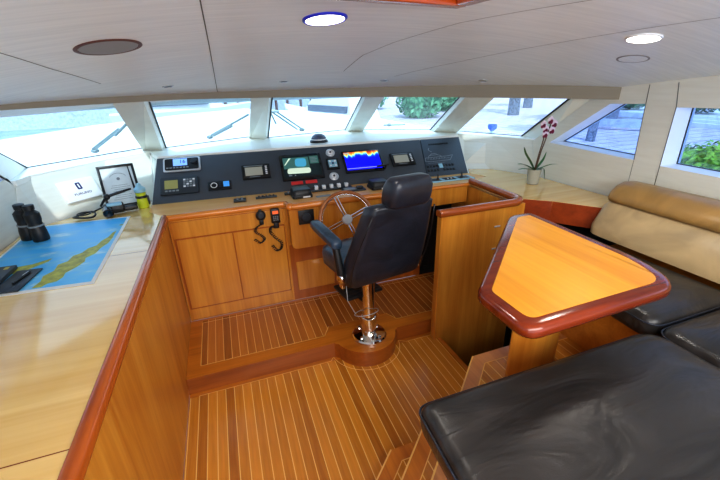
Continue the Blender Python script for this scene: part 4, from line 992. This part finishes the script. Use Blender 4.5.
b = lp(t, 'clip', M['silver']); b.box(0.01, 0.055, -0.0015, 0.0015, 0.012, 0.014); b.end()

# wall box (speaker) with lettering on slanted wall
U3 = Vector((0.184, 0.189, 0.0)).normalized(); V3 = Vector((-0.028, 0.10, 0.142)); V3 = (V3-U3*V3.dot(U3)).normalized(); N3 = U3.cross(V3); cx = Vector((-1.064, 3.314, 1.199))-N3*0.035
BM_ = Matrix(((U3.x, V3.x, N3.x, cx.x), (U3.y, V3.y, N3.y, cx.y), (U3.z, V3.z, N3.z, cx.z), (0, 0, 0, 1)))
t = empty('wall_speaker', mat=BM_, label='flat white box with dark blue logo mounted on the slanted port wall', cat='speaker')
b = lp(t, 'case', M['white_plastic']); b.box(-0.13, 0.13, -0.085, 0.085, 0.0, 0.035, 0.008); b.end()
b = lp(t, 'emblem', M['navy_ink']); b.prism(roundpoly([(-0.017, 0.0), (0.017, 0.0), (0.017, 0.055), (-0.017, 0.055)], 0.008), 0.0355, 0.0365); b.end()
b = lp(t, 'emblem', M['white_plastic']); b.prism(roundpoly([(-0.005, 0.010), (0.005, 0.010), (0.005, 0.045), (-0.005, 0.045)], 0.003), 0.0366, 0.0372); b.end()
text('lettering', 'FURUNO', 0.028, M['navy_ink'], t, Matrix.Translation((0, -0.035, 0.0362)) @ Matrix.Diagonal((1.1, 0.85, 1, 1)))

# framed certificate leaning on the wall
fU = Vector((0.24, 0.06, 0)).normalized(); base_c = Vector((-0.79, 3.268, CT+0.004)); lean = Vector((-0.10, 0.52, 1.0)); lean = (lean-fU*lean.dot(fU)).normalized(); fN = fU.cross(lean)
FM = Matrix(((fU.x, lean.x, fN.x, base_c.x), (fU.y, lean.y, fN.y, base_c.y), (fU.z, lean.z, fN.z, base_c.z), (0, 0, 0, 1)))
t = empty('framed_certificate', mat=FM, label='certificate in a black frame leaning against the wall behind the cameras', cat='picture frame')
b = lp(t, 'frame', M['black']); W_, H_ = 0.125, 0.335
for q in ((-W_, W_, 0, 0.018), (-W_, W_, H_-0.018, H_), (-W_, -W_+0.018, 0, H_), (W_-0.018, W_, 0, H_)): b.box(q[0], q[1], q[2], q[3], 0, 0.016, 0.003)
b.end()
b = lp(t, 'certificate', M['cert_paper']); b.box(-W_+0.015, W_-0.015, 0.015, H_-0.015, 0.002, 0.006); cf = b.end()
b = lp(cf, 'printing', M['print'])
b.tube([(0.06*math.cos(a), 0.225+0.045*math.sin(a), 0.0065) for a in [0.4+2.3*k/12 for k in range(13)]], 0.0014, 4)
b.prism(circ(0, 0.225, 0.012, 12), 0.0062, 0.007)
for k in range(8): b.box(-0.065+0.01*(k % 3), 0.065-0.012*(k % 2), 0.06+0.016*k, 0.0625+0.016*k, 0.0062, 0.0068)
b.end()

# jumble of gear: camera with strap, headset, lime flashlight radio
t = empty('video_camera', (-0.835, 3.10, CT+0.012), 'black and blue camera with a coiled strap in front of the certificate', 'camera', rot=(0, 0, math.radians(15))); t.scale = (1.2, 1.2, 1.2)
b = lp(t, 'body', M['black']); b.box(-0.05, 0.06, -0.03, 0.035, 0.0, 0.055, 0.01); b.box(0.03, 0.13, -0.02, 0.03, 0.0, 0.028, 0.008); b.end()
b = lp(t, 'grip', M['pale_blue']); b.box(-0.03, 0.05, -0.035, -0.005, 0.056, 0.072, 0.006, mat=Matrix.Rotation(0.2, 4, 'X')); b.end()
b = lp(t, 'lens', M['black_gloss']); b.lathe([(0.028, 0), (0.028, 0.05), (0.022, 0.055), (0.001, 0.05)], mat=Matrix.Translation((-0.03, -0.03, 0.03)) @ Matrix.Rotation(PI/2+0.2, 4, 'X')); b.end()
b = lp(t, 'handle', M['black'], ang=2); b.tube([(-0.06, 0.0, 0.05), (-0.02, 0.01, 0.10), (0.05, 0.01, 0.115), (0.12, 0.0, 0.13)], [0.006, 0.009, 0.009, 0.006], 8); b.ball((-0.015, 0.01, 0.10), 0.018); b.end()
b = lp(t, 'strap', M['black'], ang=2); b.tube([(-0.15+0.055*math.cos(a), 0.0+0.055*math.sin(a), 0.012+0.006*math.sin(2*a)) for a in [2*PI*k/24 for k in range(24)]], 0.006, 6, closed=True)
b.tube([(-0.15+0.035*math.cos(a), 0.0+0.035*math.sin(a), 0.024) for a in [2*PI*k/20 for k in range(20)]], 0.004, 6, closed=True); b.tube([(-0.11, 0.03, 0.015), (-0.05, 0.02, 0.04)], 0.005, 6); b.end()
t = empty('handheld_radio', (-0.652, 3.19, CT+0.001), 'lime yellow handheld light with a pale blue top at the left end of the panel', 'flashlight', rot=(0, 0, 0.1))
b = lp(t, 'body', M['yellow']); b.lathe([(0.036, 0), (0.04, 0.01), (0.038, 0.07), (0.034, 0.10), (0.036, 0.115), (0.03, 0.12)], n=20); b.end()
b = lp(t, 'band', M['black']); b.lathe([(0.0385, 0.078), (0.041, 0.08), (0.041, 0.094), (0.037, 0.097)], n=20); b.box(0.036, 0.05, -0.01, 0.01, 0.02, 0.09, 0.004); b.end()
b = lp(t, 'head', M['pale_blue']); b.lathe([(0.031, 0.121), (0.04, 0.128), (0.04, 0.15), (0.02, 0.17), (0.012, 0.19), (0.001, 0.195)], n=20); b.end()
t = empty('cable_antenna', (-0.70, 3.26, CT+0.001), 'thin black whip antenna sloping up beside the certificate', 'antenna')
b = lp(t, 'whip', M['black']); b.tube([(0.01, 0.0, 0.0), (-0.01, 0.05, 0.16), (-0.03, 0.10, 0.31)], [0.011, 0.007, 0.003], 8); b.end()
b = lp(t, 'foot', M['black']); b.lathe([(0.016, 0), (0.016, 0.01), (0.001, 0.012)], (0.01, 0, 0), 12); b.end()

# ------------------------------------------------------------------ orchid
t = empty('potted_orchid', (2.50, 2.50, CT+0.0008), 'pink and burgundy orchid in a pale round pot on the starboard counter', 'plant')
b = lp(t, 'pot', M['terracotta']); b.lathe([(0.042, 0), (0.046, 0.004), (0.056, 0.125), (0.058, 0.13), (0.052, 0.13), (0.05, 0.118), (0.001, 0.116)], n=28); b.end()
def blade(b, pts, w):
    P = [Vector(p) for p in pts]; n = 10; L_ = len(P)-1; prev = None
    for i in range(n+1):
        t_ = i/n*L_; k = min(int(t_), L_-1); f = t_-k
        p0, p1, p2, p3 = P[max(k-1, 0)], P[k], P[k+1], P[min(k+2, L_)]
        q = 0.5*((2*p1)+(p2-p0)*f+(2*p0-5*p1+4*p2-p3)*f*f+(3*p1-p0-3*p2+p3)*f**3)
        ww_ = w*math.sin(PI*(0.12+0.88*i/n))**0.8; d = (P[-1]-P[0]).normalized(); s_ = d.cross(Vector((0, 0, 1)))
        if s_.length < 0.2: s_ = Vector((1, -0.4, 0))
        s_.normalize()
        row = [q-s_*ww_, q-Vector((0, 0, ww_*0.3)), q+s_*ww_]
        if prev:
            for a in range(2): b.face([prev[a], prev[a+1], row[a+1], row[a]])
        prev = row
for pts, w in (([(0, 0, 0.12), (-0.06, 0, 0.2), (-0.12, 0.0, 0.27), (-0.15, 0, 0.33)], 0.018), ([(0, 0, 0.12), (-0.08, -0.02, 0.16), (-0.15, -0.02, 0.19), (-0.20, 0, 0.19)], 0.024), ([(0, 0, 0.12), (-0.07, -0.02, 0.14), (-0.14, -0.02, 0.15), (-0.18, 0, 0.14)], 0.020),
               ([(0, 0, 0.12), (0.06, -0.03, 0.14), (0.075, -0.04, 0.09), (0.08, -0.05, 0.03)], 0.026), ([(0, 0, 0.12), (0.07, -0.03, 0.15), (0.14, -0.04, 0.165), (0.21, -0.05, 0.16)], 0.011), ([(0, 0, 0.12), (0.04, 0.0, 0.16), (0.08, 0, 0.21), (0.10, 0, 0.27)], 0.014)):
    b = lp(t, 'leaf', M['leaf'], ang=1.5); blade(b, pts, w); b.end()
for pts in ([(0, 0, 0.12), (0.02, 0, 0.25), (0.045, 0, 0.38), (0.02, -0.01, 0.46)], [(0.01, 0, 0.12), (0.04, 0, 0.28), (0.08, 0, 0.42), (0.085, -0.01, 0.50)]):
    b = lp(t, 'stem', M['stem'], ang=2); b.tube(pts, 0.005, 6); b.end()
random.seed(3)
for (fx, fz) in ((0.0, 0.50), (0.035, 0.42), (0.10, 0.45), (0.115, 0.50), (0.07, 0.53), (0.03, 0.46)):
    b = lp(t, 'flower', [M['petal'], M['petal_d']], ang=1.5)
    for k in range(5):
        a = PI/2+2*PI*k/5; c = Vector((fx+0.018*math.cos(a), -0.02, fz+0.018*math.sin(a))); b.mi = 0 if k not in (2, 3) else 1
        b.ball(tuple(c), 0.016, 0.005, 0.016, 8, 6)
    b.mi = 1; b.ball((fx, -0.03, fz-0.004), 0.011, 0.009, 0.012, 8, 6); b.end()

# compass and blue glass on the sill
t = empty('compass', (0.905, 3.72, SZ-0.002), 'small domed black compass on the white sill above the panel', 'compass')
b = lp(t, 'base', M['black']); b.lathe([(0.088, 0), (0.088, 0.014), (0.075, 0.022), (0.001, 0.023)], n=28); b.end()
b = lp(t, 'dome', M['hull_glass']); b.lathe([(0.074, 0.022), (0.072, 0.04), (0.058, 0.062), (0.035, 0.076), (0.001, 0.08)], n=28); b.end()
b = lp(t, 'card_ring', M['white_plastic']); b.lathe([(0.0765, 0.023), (0.078, 0.028), (0.0765, 0.032), (0.074, 0.032)], n=28); b.end()
t = empty('tealight_glass', (2.73, 3.40, SZ-0.002), 'little cobalt blue tea light glass on the sill of the fifth window', 'glass')
b = lp(t, 'foot', M['clearish']); b.lathe([(0.03, 0), (0.03, 0.006), (0.014, 0.014), (0.022, 0.026)], n=20); b.end()
b = lp(t, 'bowl', M['cobalt']); b.lathe([(0.022, 0.026), (0.044, 0.045), (0.05, 0.07), (0.047, 0.09), (0.044, 0.09), (0.044, 0.07), (0.001, 0.05)], n=20); b.end()

# small hinges (red marks) on the sills
# ------------------------------------------------------------------ ceiling fittings
def ceil_mat(x, y):
    e = 0.01; nx_ = Vector(((cz(x+e, y)-cz(x-e, y))/(2*e), (cz(x, y+e)-cz(x, y-e))/(2*e), -1)).normalized()
    xa = Vector((1, 0, 0)); xa = (xa-nx_*xa.dot(nx_)).normalized(); ya = nx_.cross(xa)
    return Matrix(((xa.x, ya.x, nx_.x, x), (xa.y, ya.y, nx_.y, y), (xa.z, ya.z, nx_.z, cz(x, y)-0.001), (0, 0, 0, 1)))
def downlight(x, y, r, lab, rim, face, grp=None, h=0.008):
    t = empty('ceiling_light' if face == 'lamp' else 'ceiling_speaker', mat=ceil_mat(x, y), label=lab, cat='ceiling light' if face == 'lamp' else 'speaker', group=grp)
    b = lp(t, 'rim', M[rim]); b.lathe([(r, 0), (r, h*0.6), (r*0.95, h), (r*0.88, h), (r*0.87, 0)], n=36); b.end()
    b = lp(t, 'diffuser' if face == 'lamp' else 'grille', M[face]); b.lathe([(r*0.865, 0), (r*0.86, h*0.9), (r*0.5, h), (0.001, h)], n=36); b.end()
downlight(0.446, 1.604, 0.088, 'round lit downlight with a blue rim near the wooden hatch', 'rim_blue', 'lamp')
downlight(1.938, 1.407, 0.075, 'round lit downlight with a white rim on the starboard ceiling', 'white_plastic', 'lamp')
downlight(-0.345, 1.795, 0.115, 'large flush round grille with a dark red rim on the port ceiling', 'rim_dark', 'grille', h=0.004)
downlight(2.24, 1.66, 0.08, 'flush unlit round fitting near the starboard wall', 'grille', 'ceiling', h=0.003)
for i, (x, y) in enumerate(((-0.268, 2.80), (0.50, 3.03), (1.30, 3.0), (2.0, 2.66))):
    t = empty('spotlight', mat=ceil_mat(x, y), label=['tiny flush spotlight above the second window, leftmost of four', 'tiny flush spotlight above the centre window', 'tiny flush spotlight above the fourth window', 'tiny flush spotlight above the fifth window, rightmost of four'][i], cat='spotlight', group='tiny flush spotlights along the front ceiling edge')
    b = lp(t, 'rim', M['silver']); b.lathe([(0.035, 0), (0.035, 0.004), (0.028, 0.006), (0.026, 0)], n=20); b.end()
    b = lp(t, 'lens', M['dark_grey']); b.lathe([(0.0255, 0), (0.0255, 0.003), (0.001, 0.003)], n=20); b.end()
# wooden hatch coaming
t = empty('roof_hatch', (0.84, 1.30, 2.122), 'orange varnished wooden roof hatch frame at the top of the picture', 'hatch', rot=(0, 0, math.radians(7)))
for nm, q in (('frame_rail', (-1.3, 0, -0.055, 0)), ('frame_rail', (-1.3, 0, -0.95, -0.895)), ('frame_stile', (-0.055, 0, -0.894, -0.056)), ('frame_stile', (-1.3, -1.245, -0.894, -0.056))):
    b = lp(t, nm, M['coaming_wood']); b.box(q[0], q[1], q[2], q[3], 0, 0.09, 0.008); b.end()
lbox(t, 'blind', -1.244, -0.056, -0.893, -0.057, 0.04, 0.05, M['white_plastic'])

# ------------------------------------------------------------------ wipers
def wiper(pts_list, pivot, lab):
    t = empty('windscreen_wiper', pivot, lab, 'wiper', group='grey wipers outside the windscreen')
    for nm, pts, r in pts_list:
        b = B(); b.tube(pts, r, 6); b.done(nm, M['wiper'], parent=t)
    b = B(); b.ball(pivot, 0.035, 0.03, 0.02, 10, 8); b.done('pivot', M['wiper'], parent=t)
wiper([('arm', [(-1.10, 4.0, 1.40), (-0.83, 3.88, 1.57)], 0.009), ('arm', [(-1.07, 3.97, 1.40), (-0.80, 3.86, 1.575)], 0.009), ('blade', [(-0.86, 3.83, 1.52), (-0.72, 3.78, 1.63)], 0.012)], (-1.09, 4.02, 1.38), 'grey double arm wiper outside the leftmost front window')
wiper([('arm', [(-0.10, 4.46, 1.40), (0.30, 4.22, 1.61)], 0.011), ('blade', [(-0.08, 4.44, 1.40), (0.12, 4.32, 1.50)], 0.018)], (-0.12, 4.48, 1.38), 'grey wiper outside the second front window')
wiper([('arm', [(0.86, 4.58, 1.39), (0.55, 4.36, 1.62)], 0.009), ('arm', [(0.92, 4.58, 1.39), (0.60, 4.36, 1.62)], 0.009), ('blade', [(0.53, 4.34, 1.64), (0.60, 4.45, 1.48)], 0.009), ('pivot_bar', [(0.53, 4.34, 1.62), (0.63, 4.33, 1.62)], 0.014)], (0.92, 4.60, 1.38), 'grey double arm wiper outside the centre front window')
wiper([('arm', [(1.95, 4.52, 1.38), (2.2, 4.40, 1.385)], 0.012)], (2.02, 4.50, 1.38), 'grey wiper pivot outside the fourth front window')

# ------------------------------------------------------------------ outside
b = B(); b.prism([(-2.95, 2.4), (-1.55, 2.4), (-1.56, 3.6), (-0.75, 4.4), (0.3, 4.68), (1.5, 4.7), (2.4, 4.15), (2.86, 3.2), (2.95, 3.3), (2.8, 4.4), (2.75, 6.8), (2.0, 9.2), (0.7, 11.6), (-0.9, 10.2), (-2.2, 8.4), (-2.95, 6.6)][::-1], 0.6, 1.27)
b.done('foredeck', M['deck'], smooth=False, label='white foredeck of the yacht outside the windscreen', cat='deck', **st)
b = B(); b.box(-160, 160, -40, 260, -1.3, -1.2); b.done('harbour_water', M['water'], label='pale blue harbour water outside the port windows', cat='water', kind='stuff', smooth=False)
b = B(); b.prism([(4.6, -30), (70, -30), (70, 90), (14, 90), (9.5, 30), (5.4, 12)], -1.19, -0.3); b.done('quay', M['pavers'], smooth=False, label='pinkish paved quay outside the starboard windows', cat='pavement', **st)
# terrace steps and ring planter
b = B()
for k, (x0, z0, z1) in enumerate(((19.35, -0.3, -0.12), (19.6, -0.12, 0.0), (19.85, 0.0, 0.12))): b.box(x0, 60, 4, 17, z0, z1)
b.done('terrace_steps', M['step_white'], smooth=False, label='broad white terrace steps beyond the quay', cat='steps', **st)
def leafblob(b, c, r, n, s):
    for i in range(n):
        d = Vector((random.gauss(0, 1), random.gauss(0, 1), random.gauss(0, 1))).normalized(); k = 0.75+0.3*random.random()
        p = Vector((c[0]+d.x*r[0]*k, c[1]+d.y*r[1]*k, c[2]+d.z*r[2]*k))
        a = Vector((random.uniform(-1, 1), random.uniform(-1, 1), random.uniform(-1, 1))).normalized(); q = a.cross(d).normalized(); a = q.cross((d+a*0.5).normalized())
        b.face([p-a*s, p+q*s*0.5, p+a*s, p-q*s*0.5])
pr = empty('palm_tree', (16.9, 13.05, -0.18), 'leaning palm trunk rising from a round stone planter seen through the triangular window', 'tree')
b = B(); b.tube([(16.9, 13.05, -0.18), (17.0, 13.0, 0.6), (17.35, 12.85, 2.2), (17.6, 12.8, 5.0)], [0.36, 0.32, 0.30, 0.28], 14); b.done('trunk', M['trunk'], parent=pr)
b = B()
for k in range(14):
    a = 2*PI*k/14; blade(b, [(17.6, 12.8, 5.0), (17.6+1.2*math.cos(a), 12.8+1.2*math.sin(a), 5.6), (17.6+2.6*math.cos(a), 12.8+2.6*math.sin(a), 4.6)], 0.25)
b.done('fronds', M['hedge'], parent=pr)
pr = empty('ring_planter', (17.3, 13.3, -0.18), 'low curved grey stone planter around the leaning palm', 'planter')
b = B(); n = 40; rin, rout = 1.75, 1.95
b.loft([[(17.6+r_*math.cos(2*PI*k/n), 13.3+r_*1.5*math.sin(2*PI*k/n), z) for k in range(n)] for r_, z in ((rout, -0.179), (rout, 0.13), (rin, 0.13), (rin, -0.1))], cap=False); b.done('wall_ring', M['stone'], parent=pr)
def trunk_tree(x, y, r, h, lab, lean=0.0, z0=-0.3):
    t = empty('tree', (x, y, z0), lab, 'tree', group='trees standing on the quay')
    b = B(); b.tube([(x, y, z0), (x+lean*h*0.5, y, z0+h*0.5), (x+lean*h, y, z0+h)], [r*1.1, r, r*0.8], 12); b.done('trunk', M['trunk'], parent=t)
    b = B(); leafblob(b, (x+lean*h, y, z0+h+0.9), (1.5, 1.5, 1.1), 500, 0.2); b.done('crown', M['tree'], parent=t, smooth=False)
trunk_tree(12.5, 10.15, 0.14, 3.8, 'slim grey tree trunk at the left end of the triangular window', 0.06)
trunk_tree(17.5, 19.95, 0.32, 3.8, 'thick pale tree trunk seen through the middle of the fifth window', 0.0, -0.3)
trunk_tree(22.6, 24.3, 0.32, 4.0, 'farther tree trunk right of the thick one in the fifth window', 0.0, -0.3)
def bushy(name, c, r, n, s, mat, lab, grp=None):
    b = B(); leafblob(b, c, r, n, s); b.ball(c, r[0]*0.8, r[1]*0.8, r[2]*0.8, 14, 10)
    return b.done(name, M[mat], smooth=False, label=lab, cat='bush' if name != 'hedge' else 'hedge', group=grp)
bushy('bush', (8.9, 4.45, 0.12), (0.95, 0.85, 0.55), 1600, 0.07, 'bush', 'bright green rounded bush outside the square side window')
for i, (x, y, rr_, zz) in enumerate(((21.2, 15.2, 1.2, 0.8), (21.2, 12.0, 1.25, 0.8), (21.2, 8.8, 1.2, 0.85))):
    bushy('hedge', (x, y, zz), (0.8, rr_, 0.62), 1100, 0.14, 'hedge', ['dark hedge behind the terrace, left section by the palm', 'dark hedge behind the terrace, middle section', 'dark hedge behind the terrace, section over the green bush'][i], 'dark clipped hedges behind the terrace')
for i, (x, y, rr_) in enumerate(((8.4, 24.0, 1.5), (12.0, 22.0, 1.5), (15.8, 26.0, 1.6), (11.6, 31, 2.0))):
    bushy('bush', (x, y, 0.9), (rr_, rr_, 1.4), 900, 0.22, 'tree', ['pale green shrub at the left of the fourth window', 'pale green shrub in the middle of the fourth window', 'pale green shrub at the right of the fourth window', 'tall pale green shrub furthest back in the fourth window'][i], 'pale green shrubs beyond the foredeck')
def yacht(x, y, L_, rz, lab, z=-1.2):
    t = empty('moored_yacht', (x, y, z), lab, 'boat', group='white yachts moored across the harbour', rot=(0, 0, rz))
    b = lp(t, 'hull', M['hull']); R = []
    for s_, w, zt in ((-0.5, 0.8, 1.3), (-0.2, 1.0, 1.35), (0.15, 0.9, 1.5), (0.4, 0.45, 1.75), (0.52, 0.03, 1.95)):
        R.append([(s_*L_, -w*L_*0.14, zt), (s_*L_*0.97, -w*L_*0.10, 0), (s_*L_*0.97, w*L_*0.10, 0), (s_*L_, w*L_*0.14, zt)])
    b.loft(R); b.end()
    b = lp(t, 'cabin', M['hull']); b.hexa([(-0.35*L_, -0.1*L_, 1.3), (0.2*L_, -0.08*L_, 1.4), (0.2*L_, 0.08*L_, 1.4), (-0.35*L_, 0.1*L_, 1.3)], [(-0.3*L_, -0.08*L_, 2.4), (0.05*L_, -0.07*L_, 2.4), (0.05*L_, 0.07*L_, 2.4), (-0.3*L_, 0.08*L_, 2.4)]); b.end()
    b = lp(t, 'cabin_window', M['hull_glass']); b.box(-0.3*L_, 0.06*L_, -0.105*L_, 0.105*L_, 1.75, 2.05); b.end()
yacht(5.5, 20, 9, 1.9, 'white moored yacht seen through the centre window')
yacht(-1.5, 34, 12, 0.2, 'farther white moored yacht left of the centre window')
for i in range(9):
    b = B(); x = 0.8+i*1.15; b.tube([(x, 38+0.4*(i % 3), -1.19), (x, 38+0.4*(i % 3), 1.3+0.25*(i % 2))], 0.13, 8)
    b.done('mooring_post', M['rim_dark'], label='reddish mooring post in the far row beyond the yachts', cat='post', group='far row of mooring posts')
b = B(); b.box(-60, 16, 40, 42, -1.19, 0.3); b.done('far_pier', M['stone'], label='low grey pier across the harbour', cat='pier', **st)

# ------------------------------------------------------------------ light
w = bpy.data.worlds.new('world'); S.world = w; w.use_nodes = True
nt = w.node_tree; bg = nt.nodes['Background']
tc = nt.nodes.new('ShaderNodeTexCoord'); sx = nt.nodes.new('ShaderNodeSeparateXYZ'); nt.links.new(tc.outputs['Generated'], sx.inputs[0])
r = nt.nodes.new('ShaderNodeValToRGB'); r.color_ramp.elements[0].position = 0.0; r.color_ramp.elements[0].color = (0.95, 0.97, 1.0, 1); r.color_ramp.elements[1].position = 0.6; r.color_ramp.elements[1].color = (0.55, 0.75, 1.0, 1)
nt.links.new(sx.outputs[2], r.inputs['Fac']); nt.links.new(r.outputs['Color'], bg.inputs['Color']); bg.inputs['Strength'].default_value = 1.9
def lamp(kind, name, loc, rot, energy, col=(1, 1, 1), size=1.0, sy=None):
    l = bpy.data.lights.new(name, kind); l.energy = energy; l.color = col
    if kind == 'AREA':
        l.size = size
        if sy: l.shape = 'RECTANGLE'; l.size_y = sy
    if kind == 'SUN': l.angle = 0.03
    o = bpy.data.objects.new(name, l); C.objects.link(o); o.location = loc; o.rotation_euler = rot; return o
lamp('SUN', 'sun', (0, 0, 20), (math.radians(38), math.radians(-12), 0), 3.2, (1, 0.97, 0.92))
lamp('AREA', 'fill_light', (0.7, -0.6, 2.0), (math.radians(50), 0, math.radians(0)), 52, (1, 0.97, 0.93), 2.4, 0.7)  # added fill lamp behind the camera, not a fitting of the cabin
for i, (x, y) in enumerate(((0.446, 1.604), (1.938, 1.407))):
    l = lamp('SPOT', 'downlight', (x, y, cz(x, y)-0.03), (0, 0, 0), 14, (1, 0.95, 0.86)); l.data.spot_size = 2.4; l.data.spot_blend = 0.8; l.data.shadow_soft_size = 0.06
S.view_settings.view_transform = 'Standard'
S.view_settings.look = 'None'
S.view_settings.exposure = 0.28
S.view_settings.gamma = 0.86
